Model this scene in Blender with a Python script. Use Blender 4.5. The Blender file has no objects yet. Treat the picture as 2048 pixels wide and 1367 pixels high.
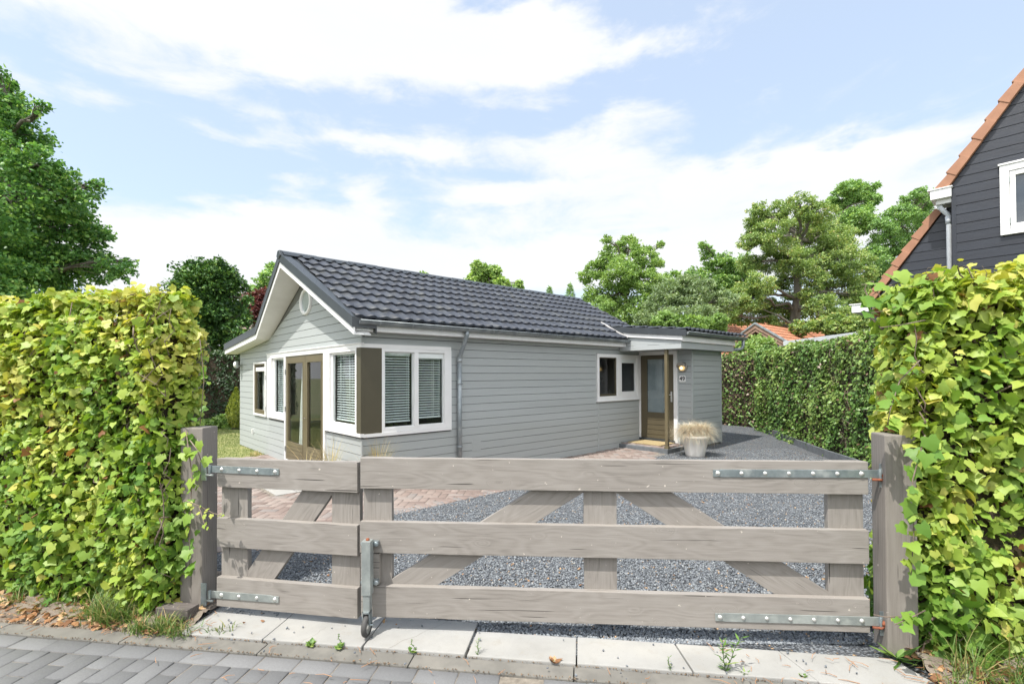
import bpy, bmesh, math, random
import numpy as np
from mathutils import Vector, Matrix, Euler
PI = math.pi
sc = bpy.context.scene
COL = sc.collection

# ------------------------------------------------------------------ camera
CAMH = 1.75; FPX = 978.69; CX = 1024.0; CY = 739.0
_a = math.radians(0.7128); _r = math.radians(0.2647)
FWD = np.array([0, math.cos(_a), math.sin(_a)]); _up = np.array([0, -math.sin(_a), math.cos(_a)]); _rt = np.array([1.0, 0, 0])
RT = math.cos(_r)*_rt - math.sin(_r)*_up; UP = math.cos(_r)*_up + math.sin(_r)*_rt
cd = bpy.data.cameras.new('camera'); cam = bpy.data.objects.new('camera', cd); COL.objects.link(cam)
cam.matrix_world = Matrix([[RT[0], UP[0], -FWD[0], 0], [RT[1], UP[1], -FWD[1], 0], [RT[2], UP[2], -FWD[2], CAMH], [0, 0, 0, 1]])
cd.sensor_width = 36; cd.lens = FPX/2048*36; cd.shift_y = (CY-683.5)/2048
cd.clip_start = 0.05; cd.clip_end = 2000
sc.camera = cam

# ------------------------------------------------------------------ sun and sky
LIGHT = Vector((.662, .759, -1.87)).normalized()
sd = bpy.data.lights.new('sun', 'SUN'); sd.energy = 2.55; sd.angle = math.radians(0.53); sd.color = (1, .955, .88)
sun = bpy.data.objects.new('sun', sd); COL.objects.link(sun)
sun.rotation_euler = LIGHT.to_track_quat('-Z', 'Y').to_euler(); sun.location = (-6, -7, 18)
SUN_EL = math.asin(-LIGHT.z); SUN_AZ = math.atan2(-LIGHT.x, -LIGHT.y)
sc.view_settings.view_transform = 'Standard'; sc.view_settings.look = 'None'
sc.view_settings.exposure = 1.18; sc.view_settings.gamma = 1.0

w = bpy.data.worlds.new('World'); sc.world = w; w.use_nodes = True
N = w.node_tree.nodes; L = w.node_tree.links; N.clear()
def nd(t, **k):
    n = N.new(t)
    for a, b in k.items(): setattr(n, a, b)
    return n
out = nd('ShaderNodeOutputWorld'); bg = nd('ShaderNodeBackground')
sky = nd('ShaderNodeTexSky'); sky.sky_type = 'NISHITA'; sky.sun_disc = False
sky.sun_elevation = SUN_EL; sky.sun_rotation = SUN_AZ; sky.altitude = 0; sky.air_density = 1.0; sky.dust_density = 1.6; sky.ozone_density = 1.5
tc = nd('ShaderNodeTexCoord'); sep = nd('ShaderNodeSeparateXYZ'); L.new(tc.outputs['Generated'], sep.inputs[0])
def M(op, a, b=None, c=None, clamp=False):
    n = nd('ShaderNodeMath', operation=op); n.use_clamp = clamp
    for i, v in enumerate((a, b, c)):
        if v is None: continue
        if isinstance(v, (int, float)): n.inputs[i].default_value = v
        else: L.new(v, n.inputs[i])
    return n.outputs[0]
az = M('ARCTAN2', sep.outputs[0], sep.outputs[1]); el = M('ARCSINE', sep.outputs[2])
def noise(scale, detail, rough, vec, off=0.0, dist=0.0):
    n = nd('ShaderNodeTexNoise'); n.inputs['Scale'].default_value = scale; n.inputs['Detail'].default_value = detail
    n.inputs['Roughness'].default_value = rough; n.inputs['Distortion'].default_value = dist
    mp = nd('ShaderNodeMapping'); mp.inputs['Location'].default_value = (off, off*1.7, 0); L.new(vec, mp.inputs['Vector']); L.new(mp.outputs[0], n.inputs['Vector'])
    return n.outputs['Fac']
ae = nd('ShaderNodeCombineXYZ'); L.new(az, ae.inputs[0]); L.new(M('MULTIPLY', el, 2.6), ae.inputs[1])
warp = noise(3.5, 5, .6, ae.outputs[0], 3.1); warp2 = noise(3.5, 5, .6, ae.outputs[0], 8.4)
azw = M('ADD', az, M('MULTIPLY', M('SUBTRACT', warp, .5), .34)); elw = M('ADD', el, M('MULTIPLY', M('SUBTRACT', warp2, .5), .15))
def blob(px, py, rx, ry, amp):
    a0 = math.atan((px-1024)/FPX); e0 = math.atan((750-.006*px-py+6)/FPX*math.cos(a0))
    ra = rx/FPX*math.cos(a0)**2; re = ry/FPX*math.cos(a0)
    dx = M('MULTIPLY', M('SUBTRACT', azw, a0), 1/ra); dy = M('MULTIPLY', M('SUBTRACT', elw, e0), 1/re)
    d = M('ADD', M('MULTIPLY', dx, dx), M('MULTIPLY', dy, dy))
    return M('MULTIPLY', M('EXPONENT', M('MULTIPLY', d, -.8)), amp)
cl = None
for b in [(330, 0, 620, 75, 1.5), (800, 50, 340, 60, 1.2), (1080, 110, 160, 40, .7), (150, 170, 110, 20, .5), (440, 255, 60, 14, .5), (680, 288, 200, 20, .75),
          (830, 325, 90, 36, .55), (1180, 262, 300, 24, .7), (1330, 370, 360, 42, .85), (330, 500, 300, 70, 1.6), (610, 460, 100, 50, 1.1),
          (1000, 530, 520, 70, 1.3), (1000, 400, 110, 22, .7), (1500, 470, 380, 70, 1.2), (1800, 290, 150, 48, .9), (1850, 420, 260, 50, .9), (1110, 40, 120, 26, .6), (240, 120, 200, 26, .5), (560, 215, 90, 14, .4), (560, 350, 60, 14, .5), (730, 390, 50, 30, .7), (1000, 300, 200, 26, .5), (1240, 320, 160, 26, .6), (1050, 200, 120, 12, .3), (1600, 330, 180, 24, .6), (1260, 90, 120, 24, .6),
          (-300, 120, 420, 110, .8), (2400, 350, 300, 120, .9)]:
    o_ = blob(*b); cl = o_ if cl is None else M('ADD', cl, o_)
# clouds elsewhere in the sky, out of view, cover raised for fill light
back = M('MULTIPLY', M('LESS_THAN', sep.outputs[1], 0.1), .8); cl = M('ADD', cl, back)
fine = noise(5.0, 9, .62, ae.outputs[0], 1.3, .4)
dens = M('MULTIPLY', M('ADD', cl, M('MULTIPLY', M('SUBTRACT', fine, .5), 2.3)), 1.0)
mr = nd('ShaderNodeMapRange', interpolation_type='SMOOTHSTEP'); mr.inputs['From Min'].default_value = .24; mr.inputs['From Max'].default_value = 1.15
L.new(dens, mr.inputs['Value'])
low = nd('ShaderNodeMapRange', interpolation_type='SMOOTHSTEP'); low.inputs['From Min'].default_value = .24; low.inputs['From Max'].default_value = .02; L.new(el, low.inputs['Value'])
cov = M('MAXIMUM', mr.outputs[0], M('MULTIPLY', low.outputs[0], .85))
bw = nd('ShaderNodeRGBToBW')
veil = nd('ShaderNodeMix', data_type='RGBA'); veil.inputs['Factor'].default_value = .62; veil.inputs['B'].default_value = (2.2, 2.52, 2.9, 1)
L.new(sky.outputs[0], veil.inputs['A'])
mixc = nd('ShaderNodeMix', data_type='RGBA'); L.new(cov, mixc.inputs['Factor']); L.new(veil.outputs['Result'], mixc.inputs['A'])
cc = nd('ShaderNodeMix', data_type='RGBA'); L.new(noise(2.6, 6, .6, ae.outputs[0], 6.2), cc.inputs['Factor'])
cc.inputs['A'].default_value = (2.75, 2.86, 2.98, 1); cc.inputs['B'].default_value = (3.15, 3.18, 3.22, 1)
# unseen clouds behind the viewpoint, brightened to add fill light to the shadows
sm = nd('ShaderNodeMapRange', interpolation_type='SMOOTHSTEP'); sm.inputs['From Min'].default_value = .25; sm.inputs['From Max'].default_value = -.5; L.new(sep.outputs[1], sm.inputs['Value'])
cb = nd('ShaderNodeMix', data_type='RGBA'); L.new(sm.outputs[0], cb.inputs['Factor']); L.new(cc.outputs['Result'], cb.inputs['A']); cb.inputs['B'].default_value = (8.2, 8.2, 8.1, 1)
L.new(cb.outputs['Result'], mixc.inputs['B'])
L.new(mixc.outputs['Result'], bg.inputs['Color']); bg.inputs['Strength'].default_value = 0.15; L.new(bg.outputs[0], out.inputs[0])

# ------------------------------------------------------------------ helpers
def at(px, py, Y):
    d = FWD + RT*(px-CX)/FPX - UP*(py-CY)/FPX
    p = d*Y/d[1]; return Vector((p[0], p[1], p[2]+CAMH))
def tag(o, label=None, cat=None, group=None, kind=None):
    if label: o['label'] = label
    if cat: o['category'] = cat
    if group: o['group'] = group
    if kind: o['kind'] = kind
    return o
def empty(name, loc=(0, 0, 0), rz=0, label=None, cat=None, group=None):
    o = bpy.data.objects.new(name, None); COL.objects.link(o); o.location = loc; o.rotation_euler = (0, 0, rz); o.empty_display_size = .1
    return tag(o, label, cat, group)
class MB:
    def __init__(s): s.v = []; s.f = []; s.m = []; s.sm = []
    def add(s, vs, fs, m=0, smooth=False):
        n = len(s.v); s.v += [tuple(v) for v in vs]; s.f += [tuple(i+n for i in f) for f in fs]; s.m += [m]*len(fs); s.sm += [smooth]*len(fs)
    def box(s, x0, x1, y0, y1, z0, z1, m=0):
        s.add([(x0, y0, z0), (x1, y0, z0), (x1, y1, z0), (x0, y1, z0), (x0, y0, z1), (x1, y0, z1), (x1, y1, z1), (x0, y1, z1)],
              [(0, 3, 2, 1), (4, 5, 6, 7), (0, 1, 5, 4), (1, 2, 6, 5), (2, 3, 7, 6), (3, 0, 4, 7)], m)
    def prism(s, poly, ax, a, b, m=0):
        # poly in the two other axes; extruded along ax from a to b
        def P(p, t):
            if ax == 0: return (t, p[0], p[1])
            if ax == 1: return (p[0], t, p[1])
            return (p[0], p[1], t)
        n = len(poly)
        s.add([P(p, a) for p in poly]+[P(p, b) for p in poly], [tuple(range(n)), tuple(range(2*n-1, n-1, -1))]+[(i, i+n, (i+1) % n+n, (i+1) % n) for i in range(n)], m)
    def tube(s, pts, r, n=8, m=0, cap=True):
        pts = [Vector(p) for p in pts]; rs = r if isinstance(r, (list, tuple)) else [r]*len(pts)
        vs = []; fs = []; prev = None
        for i, p in enumerate(pts):
            t = (pts[min(i+1, len(pts)-1)]-pts[max(i-1, 0)]).normalized()
            if prev is None:
                u = t.orthogonal().normalized()
            else:
                u = (prev-t*prev.dot(t)); u = u.normalized() if u.length > 1e-6 else t.orthogonal().normalized()
            prev = u; v_ = t.cross(u)
            for k in range(n):
                a = 2*PI*k/n; vs.append(p+(u*math.cos(a)+v_*math.sin(a))*rs[i])
        for i in range(len(pts)-1):
            for k in range(n):
                fs.append((i*n+k, i*n+(k+1) % n, (i+1)*n+(k+1) % n, (i+1)*n+k))
        if cap: fs.append(tuple(range(n-1, -1, -1))); fs.append(tuple((len(pts)-1)*n+k for k in range(n)))
        s.add(vs, fs, m, True)
    def lathe(s, prof, n=24, c=(0, 0, 0), m=0, axis='z'):
        vs = []; fs = []
        for r, z in prof:
            for k in range(n):
                a = 2*PI*k/n
                if axis == 'z': vs.append((c[0]+r*math.cos(a), c[1]+r*math.sin(a), c[2]+z))
                elif axis == 'x': vs.append((c[0]+z, c[1]+r*math.cos(a), c[2]+r*math.sin(a)))
                else: vs.append((c[0]+r*math.sin(a), c[1]+z, c[2]+r*math.cos(a)))
        for i in range(len(prof)-1):
            for k in range(n): fs.append((i*n+k, i*n+(k+1) % n, (i+1)*n+(k+1) % n, (i+1)*n+k))
        s.add(vs, fs, m, True)
    def build(s, name, mats, parent=None, loc=None, rot=None, bevel=0):
        me = bpy.data.meshes.new(name); me.from_pydata(s.v, [], s.f)
        mats = mats if isinstance(mats, (list, tuple)) else [mats]
        for m in mats: me.materials.append(m)
        me.polygons.foreach_set('material_index', s.m); me.polygons.foreach_set('use_smooth', s.sm)
        me.update()
        bm = bmesh.new(); bm.from_mesh(me); bmesh.ops.recalc_face_normals(bm, faces=bm.faces)
        if bevel:
            bmesh.ops.bevel(bm, geom=[e for e in bm.edges if len(e.link_faces) == 2 and e.calc_face_angle(0) > .5], offset=bevel, segments=2, affect='EDGES', profile=.6)
        bm.to_mesh(me); bm.free()
        o = bpy.data.objects.new(name, me); COL.objects.link(o)
        if parent: o.parent = parent
        if loc is not None: o.location = loc
        if rot is not None: o.rotation_euler = rot
        return o
def fastmesh(name, V, F, mat, parent=None, attrs=None, smooth=False, fattr=None):
    """V (n,3), F (m,k) equal-sized faces"""
    me = bpy.data.meshes.new(name); k = F.shape[1]
    me.vertices.add(len(V)); me.vertices.foreach_set('co', V.astype(np.float32).ravel())
    me.loops.add(F.size); me.loops.foreach_set('vertex_index', F.astype(np.int32).ravel())
    me.polygons.add(len(F)); me.polygons.foreach_set('loop_start', np.arange(0, F.size, k, dtype=np.int32))
    if smooth: me.polygons.foreach_set('use_smooth', np.ones(len(F), bool))
    me.update(calc_edges=True)
    for nme, arr in (attrs or {}).items():
        at_ = me.attributes.new(nme, 'FLOAT', 'POINT'); at_.data.foreach_set('value', arr.astype(np.float32))
    me.materials.append(mat); me.validate()
    o = bpy.data.objects.new(name, me); COL.objects.link(o)
    if parent: o.parent = parent
    return o
def copy_tree(o, parent=None):
    c = o.copy(); COL.objects.link(c); c.parent = parent
    for ch in [x for x in bpy.data.objects if x.parent == o]: copy_tree(ch, c)
    return c

# ------------------------------------------------------------------ materials
def newmat(name):
    m = bpy.data.materials.new(name); m.use_nodes = True; nt = m.node_tree; nt.nodes.clear()
    o = nt.nodes.new('ShaderNodeOutputMaterial'); return m, nt, o
def node(nt, t, ins=None, **k):
    n = nt.nodes.new(t)
    for a, b in k.items(): setattr(n, a, b)
    for a, b in (ins or {}).items():
        if isinstance(b, bpy.types.NodeSocket): nt.links.new(b, n.inputs[a])
        else: n.inputs[a].default_value = b
    return n
def ramp(nt, fac, stops, interp='LINEAR'):
    n = nt.nodes.new('ShaderNodeValToRGB'); e = n.color_ramp.elements; n.color_ramp.interpolation = interp
    while len(e) > 1: e.remove(e[0])
    e[0].position = stops[0][0]; e[0].color = (*stops[0][1], 1)
    for p, c in stops[1:]:
        x = e.new(p); x.color = (*c, 1)
    nt.links.new(fac, n.inputs[0]); return n.outputs[0]
def pmat(name, c1, c2=None, scale=6, rough=.6, metal=0, bump=.0, bscale=60, stretch=(1, 1, 1), detail=6, spec=.5, c3=None, scale2=.8, coat=0, lo=.35, hi=.68):
    m, nt, o = newmat(name)
    tc = node(nt, 'ShaderNodeTexCoord'); mp = node(nt, 'ShaderNodeMapping', {'Vector': tc.outputs['Object'], 'Scale': stretch})
    oi = node(nt, 'ShaderNodeObjectInfo'); add = node(nt, 'ShaderNodeVectorMath', {0: mp.outputs[0]}, operation='ADD')
    mul = node(nt, 'ShaderNodeMath', {0: oi.outputs['Random'], 1: 37.0}, operation='MULTIPLY'); nt.links.new(mul.outputs[0], add.inputs[1])
    vec = add.outputs[0]
    nz = node(nt, 'ShaderNodeTexNoise', {'Vector': vec, 'Scale': scale, 'Detail': detail, 'Roughness': .6})
    c2 = c2 or tuple(x*.86 for x in c1)
    col = ramp(nt, nz.outputs['Fac'], [(lo, c2), (hi, c1)])
    if c3:
        n3 = node(nt, 'ShaderNodeTexNoise', {'Vector': vec, 'Scale': scale2, 'Detail': 4, 'Roughness': .55})
        f3 = node(nt, 'ShaderNodeMapRange', {'Value': n3.outputs['Fac'], 'From Min': .5, 'From Max': .72})
        mx = node(nt, 'ShaderNodeMix', {'Factor': f3.outputs[0], 'A': col, 'B': (*c3, 1)}, data_type='RGBA'); col = mx.outputs['Result']
    p = node(nt, 'ShaderNodeBsdfPrincipled', {'Base Color': col, 'Roughness': rough, 'Metallic': metal, 'Specular IOR Level': spec, 'Coat Weight': coat})
    if bump:
        nb = node(nt, 'ShaderNodeTexNoise', {'Vector': vec, 'Scale': bscale, 'Detail': 5, 'Roughness': .65})
        b = node(nt, 'ShaderNodeBump', {'Height': nb.outputs['Fac'], 'Strength': bump, 'Distance': .01}); nt.links.new(b.outputs[0], p.inputs['Normal'])
    nt.links.new(p.outputs[0], o.inputs[0]); return m
def leafmat(name, stops, trans=.35, rough=.42, spec=.5, tmul=(1.25, 1.25, .6)):
    m, nt, o = newmat(name)
    a = node(nt, 'ShaderNodeAttribute', attribute_name='tint'); col = ramp(nt, a.outputs['Fac'], stops)
    p = node(nt, 'ShaderNodeBsdfPrincipled', {'Base Color': col, 'Roughness': rough, 'Specular IOR Level': spec})
    tm = node(nt, 'ShaderNodeMix', {'Factor': 1.0, 'A': col, 'B': (*tmul, 1)}, data_type='RGBA', blend_type='MULTIPLY')
    t = node(nt, 'ShaderNodeBsdfTranslucent', {'Color': tm.outputs['Result']})
    mx = node(nt, 'ShaderNodeMixShader', {0: trans, 1: p.outputs[0], 2: t.outputs[0]}); nt.links.new(mx.outputs[0], o.inputs[0]); return m
def woodmat(name, base, dark, light, gs=1.0, rough=.75, bump=.5):
    """painted softwood, grain along the object's own X axis, with knots"""
    m, nt, o = newmat(name)
    tc = node(nt, 'ShaderNodeTexCoord'); oi = node(nt, 'ShaderNodeObjectInfo')
    mul = node(nt, 'ShaderNodeMath', {0: oi.outputs['Random'], 1: 53.0}, operation='MULTIPLY')
    off = node(nt, 'ShaderNodeCombineXYZ', {0: mul.outputs[0], 1: mul.outputs[0], 2: mul.outputs[0]})
    add = node(nt, 'ShaderNodeVectorMath', {0: tc.outputs['Object'], 1: off.outputs[0]}, operation='ADD')
    # slow warp makes the cathedral figure
    mpw = node(nt, 'ShaderNodeMapping', {'Vector': add.outputs[0], 'Scale': (.9, 4, 4)})
    wz = node(nt, 'ShaderNodeTexNoise', {'Vector': mpw.outputs[0], 'Scale': 1.5*gs, 'Detail': 2, 'Roughness': .5})
    mp = node(nt, 'ShaderNodeMapping', {'Vector': add.outputs[0], 'Scale': (.35, 9, 9)})
    wa = node(nt, 'ShaderNodeVectorMath', {0: wz.outputs['Color'], 1: (0, 1.9, 1.9)}, operation='MULTIPLY')
    av = node(nt, 'ShaderNodeVectorMath', {0: mp.outputs[0], 1: wa.outputs[0]}, operation='ADD')
    # knots
    mk = node(nt, 'ShaderNodeMapping', {'Vector': add.outputs[0], 'Scale': (1.0, 2.4, 2.4)})
    vo = node(nt, 'ShaderNodeTexVoronoi', {'Vector': mk.outputs[0], 'Scale': 2.6, 'Randomness': 1.0})
    kn = node(nt, 'ShaderNodeMapRange', {'Value': vo.outputs['Distance'], 'From Min': .035, 'From Max': .10, 'To Min': 1, 'To Max': 0}, interpolation_type='SMOOTHSTEP')
    kd = node(nt, 'ShaderNodeMapRange', {'Value': vo.outputs['Distance'], 'From Min': .0, 'From Max': .26, 'To Min': 1.4, 'To Max': 0}, interpolation_type='SMOOTHSTEP')
    kv = node(nt, 'ShaderNodeCombineXYZ', {1: kd.outputs[0]}); av2 = node(nt, 'ShaderNodeVectorMath', {0: av.outputs[0], 1: kv.outputs[0]}, operation='ADD')
    wv = node(nt, 'ShaderNodeTexWave', {'Vector': av2.outputs[0], 'Scale': 1.7, 'Distortion': 1.2, 'Detail': 3, 'Detail Scale': 1.5}, wave_type='BANDS', bands_direction='Y')
    mpf = node(nt, 'ShaderNodeMapping', {'Vector': add.outputs[0], 'Scale': (4, 90, 90)})
    fz = node(nt, 'ShaderNodeTexNoise', {'Vector': mpf.outputs[0], 'Scale': 1.2, 'Detail': 5, 'Roughness': .7})
    s1 = node(nt, 'ShaderNodeMath', {0: wv.outputs['Fac'], 1: .12}, operation='MULTIPLY')
    s2 = node(nt, 'ShaderNodeMath', {0: fz.outputs['Fac'], 1: .55, 2: s1.outputs[0]}, operation='MULTIPLY_ADD')
    big = node(nt, 'ShaderNodeTexNoise', {'Vector': add.outputs[0], 'Scale': 2.2, 'Detail': 4})
    s3 = node(nt, 'ShaderNodeMath', {0: big.outputs['Fac'], 1: .35, 2: s2.outputs[0]}, operation='MULTIPLY_ADD')
    col = ramp(nt, s3.outputs[0], [(.22, dark), (.46, base), (.72, light)])
    # hair checks
    mpc = node(nt, 'ShaderNodeMapping', {'Vector': add.outputs[0], 'Scale': (1.1, 46, 46)})
    ck = node(nt, 'ShaderNodeTexNoise', {'Vector': mpc.outputs[0], 'Scale': 1.5, 'Detail': 1})
    cf = node(nt, 'ShaderNodeMapRange', {'Value': ck.outputs['Fac'], 'From Min': .715, 'From Max': .74})
    c1 = node(nt, 'ShaderNodeMix', {'Factor': cf.outputs[0], 'A': col, 'B': (*[x*.35 for x in dark], 1)}, data_type='RGBA')
    kf = node(nt, 'ShaderNodeMath', {0: kn.outputs[0], 1: .22}, operation='MULTIPLY')
    c2 = node(nt, 'ShaderNodeMix', {'Factor': kf.outputs[0], 'A': c1.outputs['Result'], 'B': (*[x*.7 for x in dark], 1)}, data_type='RGBA')
    # worn pale paint flecks
    fl = node(nt, 'ShaderNodeTexNoise', {'Vector': add.outputs[0], 'Scale': 34, 'Detail': 2})
    ff = node(nt, 'ShaderNodeMapRange', {'Value': fl.outputs['Fac'], 'From Min': .74, 'From Max': .77}); 
    c3 = node(nt, 'ShaderNodeMix', {'Factor': ff.outputs[0], 'A': c2.outputs['Result'], 'B': (.55, .50, .44, 1)}, data_type='RGBA')
    p = node(nt, 'ShaderNodeBsdfPrincipled', {'Base Color': c3.outputs['Result'], 'Roughness': rough, 'Specular IOR Level': .3})
    hh = node(nt, 'ShaderNodeMath', {0: cf.outputs[0], 1: -1.2, 2: s2.outputs[0]}, operation='MULTIPLY_ADD')
    b = node(nt, 'ShaderNodeBump', {'Height': hh.outputs[0], 'Strength': bump, 'Distance': .004}); nt.links.new(b.outputs[0], p.inputs['Normal'])
    nt.links.new(p.outputs[0], o.inputs[0]); return m
def glassmat(name, tint=(.9, .95, .95)):
    m, nt, o = newmat(name)
    g = node(nt, 'ShaderNodeBsdfGlossy', {'Color': (1, 1, 1, 1), 'Roughness': .005}); t = node(nt, 'ShaderNodeBsdfTransparent', {'Color': (*tint, 1)})
    ge = node(nt, 'ShaderNodeNewGeometry'); dt = node(nt, 'ShaderNodeVectorMath', {0: ge.outputs['Normal'], 1: ge.outputs['Incoming']}, operation='DOT_PRODUCT'); ab = node(nt, 'ShaderNodeMath', {0: dt.outputs['Value']}, operation='ABSOLUTE')
    om = node(nt, 'ShaderNodeMath', {0: 1.0, 1: ab.outputs[0]}, operation='SUBTRACT', use_clamp=True); pw = node(nt, 'ShaderNodeMath', {0: om.outputs[0], 1: 5.0}, operation='POWER')
    f2 = node(nt, 'ShaderNodeMath', {0: pw.outputs[0], 1: .90, 2: .075}, operation='MULTIPLY_ADD', use_clamp=True)
    mx = node(nt, 'ShaderNodeMixShader', {0: f2.outputs[0], 1: t.outputs[0], 2: g.outputs[0]}); nt.links.new(mx.outputs[0], o.inputs[0]); return m

M_clad = pmat('grey_cladding_paint', (.392, .418, .421), (.352, .376, .378), 2.2, .55, bump=.25, bscale=30, stretch=(.12, .12, 1.6), c3=(.362, .384, .38), scale2=1.2)
M_gap = pmat('cladding_backing', (.16, .165, .16), (.12, .12, .12), 3, .8)
M_white = pmat('white_paint', (.80, .80, .80), (.74, .74, .735), 3, .42, bump=.08, bscale=40)
M_soffit = pmat('soffit_white', (.78, .785, .78), (.70, .70, .69), 2.5, .6)
M_olive = pmat('olive_brown_paint', (.150, .125, .072), (.128, .105, .06), 3, .42, bump=.05)
M_pan = pmat('dark_olive_panel', (.082, .072, .045), (.074, .065, .040), 2, .5)
M_roof = pmat('anthracite_tile_sheet', (.060, .066, .079), (.044, .049, .060), 5, .52, spec=.4, bump=.12, bscale=90, c3=(.078, .083, .088), scale2=2.6)
def roofmat():
    m = pmat('tile_sheet_variation', (.050, .057, .072), (.038, .043, .055), 5, .52, spec=.4, bump=.12, bscale=90, c3=(.080, .085, .088), scale2=2.6)
    nt = m.node_tree; p = [n for n in nt.nodes if n.type == 'BSDF_PRINCIPLED'][0]; src = p.inputs['Base Color'].links[0].from_socket
    tc = node(nt, 'ShaderNodeTexCoord'); mp = node(nt, 'ShaderNodeVectorMath', {0: tc.outputs['Object'], 1: (1/.205, 1/.309, 0)}, operation='MULTIPLY'); fl = node(nt, 'ShaderNodeVectorMath', {0: mp.outputs[0]}, operation='FLOOR')
    wn = node(nt, 'ShaderNodeTexWhiteNoise', {'Vector': fl.outputs[0]}); mr_ = node(nt, 'ShaderNodeMapRange', {'Value': wn.outputs['Value'], 'To Min': .84, 'To Max': 1.18})
    sp = node(nt, 'ShaderNodeTexNoise', {'Vector': tc.outputs['Object'], 'Scale': 38.0, 'Detail': 3}); sf = node(nt, 'ShaderNodeMapRange', {'Value': sp.outputs['Fac'], 'From Min': .72, 'From Max': .76})
    mu = node(nt, 'ShaderNodeMix', {'Factor': 1.0, 'A': src, 'B': mr_.outputs[0]}, data_type='RGBA', blend_type='MULTIPLY'); mx = node(nt, 'ShaderNodeMix', {'Factor': sf.outputs[0], 'A': mu.outputs['Result'], 'B': (.17, .18, .165, 1)}, data_type='RGBA')
    nt.links.new(mx.outputs['Result'], p.inputs['Base Color']); return m
M_roof = roofmat()
M_trim = pmat('anthracite_trim', (.047, .055, .063), (.040, .046, .052), 4, .4, spec=.5)
M_zinc = pmat('zinc', (.30, .33, .35), (.20, .225, .24), 9, .48, .65, bump=.05, c3=(.38, .41, .42), scale2=3)
M_zincp = pmat('zinc_pipe', (.33, .37, .39), (.25, .28, .30), 9, .5, .5, c3=(.42, .45, .46), scale2=5)
M_galv = pmat('galvanised_steel', (.42, .48, .50), (.28, .33, .355), 14, .38, .75, bump=.08, bscale=50, c3=(.62, .66, .66), scale2=9)
M_galv2 = pmat('dull_galvanised_steel', (.34, .37, .36), (.26, .285, .28), 14, .5, .4, bump=.06, c3=(.42, .45, .43), scale2=9)
M_bolt = pmat('bright_bolt', (.72, .72, .70), (.55, .55, .53), 20, .3, .7)
M_rust = pmat('rust', (.30, .095, .04), (.16, .05, .03), 60, .8, bump=.3)
M_rubber = pmat('tyre_rubber', (.075, .072, .07), (.05, .05, .05), 20, .7)
M_glass = glassmat('window_glass')
M_dark = pmat('dark_interior', (.05, .05, .048), (.035, .035, .034), 2, .8)
M_int = pmat('interior_wall', (.16, .15, .14), (.13, .125, .12), 2, .8)
M_blind = pmat('blind_slats', (.76, .80, .79), (.70, .74, .73), 3, .4)
M_curt = pmat('curtain', (.62, .62, .60), (.5, .5, .49), 4, .8)
M_gate = woodmat('gate_wood', (.255, .234, .213), (.165, .150, .136), (.310, .288, .266), bump=.45)
M_post = woodmat('post_wood', (.222, .200, .180), (.145, .130, .116), (.265, .242, .220), gs=.6, bump=.5)
M_postd = woodmat('dark_old_wood', (.105, .092, .085), (.05, .044, .04), (.17, .15, .14), bump=.9)
M_bark = pmat('bark', (.17, .15, .125), (.07, .06, .05), 6, .9, bump=.8, bscale=20, stretch=(1, 1, .25))
M_stem = pmat('ivy_stems', (.27, .215, .17), (.12, .085, .06), 12, .85, bump=.5, bscale=80)
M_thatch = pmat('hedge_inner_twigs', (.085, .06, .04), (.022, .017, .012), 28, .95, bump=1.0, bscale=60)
M_soil = pmat('sandy_soil', (.25, .212, .172), (.16, .125, .10), 9, .95, bump=1.0, bscale=70, c3=(.27, .22, .17), scale2=4)
def concmat():
    m = pmat('stained_concrete_slab', (.335, .332, .320), (.288, .285, .273), 4, .85, bump=.3, bscale=140, c3=(.37, .362, .34), scale2=1.6)
    nt = m.node_tree; p = [n for n in nt.nodes if n.type == 'BSDF_PRINCIPLED'][0]; src = p.inputs['Base Color'].links[0].from_socket
    tc = node(nt, 'ShaderNodeTexCoord'); n1 = node(nt, 'ShaderNodeTexNoise', {'Vector': tc.outputs['Object'], 'Scale': 7.0, 'Detail': 7, 'Roughness': .72}); f1 = node(nt, 'ShaderNodeMapRange', {'Value': n1.outputs['Fac'], 'From Min': .56, 'From Max': .78, 'To Max': .7})
    n2 = node(nt, 'ShaderNodeTexNoise', {'Vector': tc.outputs['Object'], 'Scale': 150.0, 'Detail': 2}); f2 = node(nt, 'ShaderNodeMapRange', {'Value': n2.outputs['Fac'], 'From Min': .66, 'From Max': .72, 'To Max': .55})
    a_ = node(nt, 'ShaderNodeMix', {'Factor': f1.outputs[0], 'A': src, 'B': (.27, .245, .205, 1)}, data_type='RGBA'); b_ = node(nt, 'ShaderNodeMix', {'Factor': f2.outputs[0], 'A': a_.outputs['Result'], 'B': (.19, .18, .16, 1)}, data_type='RGBA')
    nt.links.new(b_.outputs['Result'], p.inputs['Base Color']); return m
M_conc_old = pmat('concrete_slab', (.36, .352, .332), (.295, .288, .27), 5, .85, bump=.25, bscale=140, c3=(.40, .385, .35), scale2=2.2)
M_conc = concmat()
M_kerb = pmat('kerb_concrete', (.185, .178, .16), (.145, .139, .125), 6, .9, bump=.4, bscale=160, c3=(.21, .198, .176), scale2=3)
M_pot = pmat('whitewashed_pot', (.80, .78, .75), (.66, .63, .60), 4, .75, stretch=(2.5, 2.5, .5), bump=.2)
M_clayd = pmat('grey_concrete_edging', (.155, .17, .185), (.10, .11, .12), 8, .85, bump=.3)
M_mat = pmat('coir_mat', (.44, .35, .19), (.34, .26, .13), 30, .95, bump=.8, bscale=150)
M_black = pmat('black_siding', (.020, .025, .037), (.015, .018, .027), 3, .42, stretch=(.3, .3, 3), bump=.35, bscale=26)
M_terra = pmat('terracotta_tile', (.37, .185, .11), (.30, .145, .085), 5, .7, bump=.15)
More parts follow.
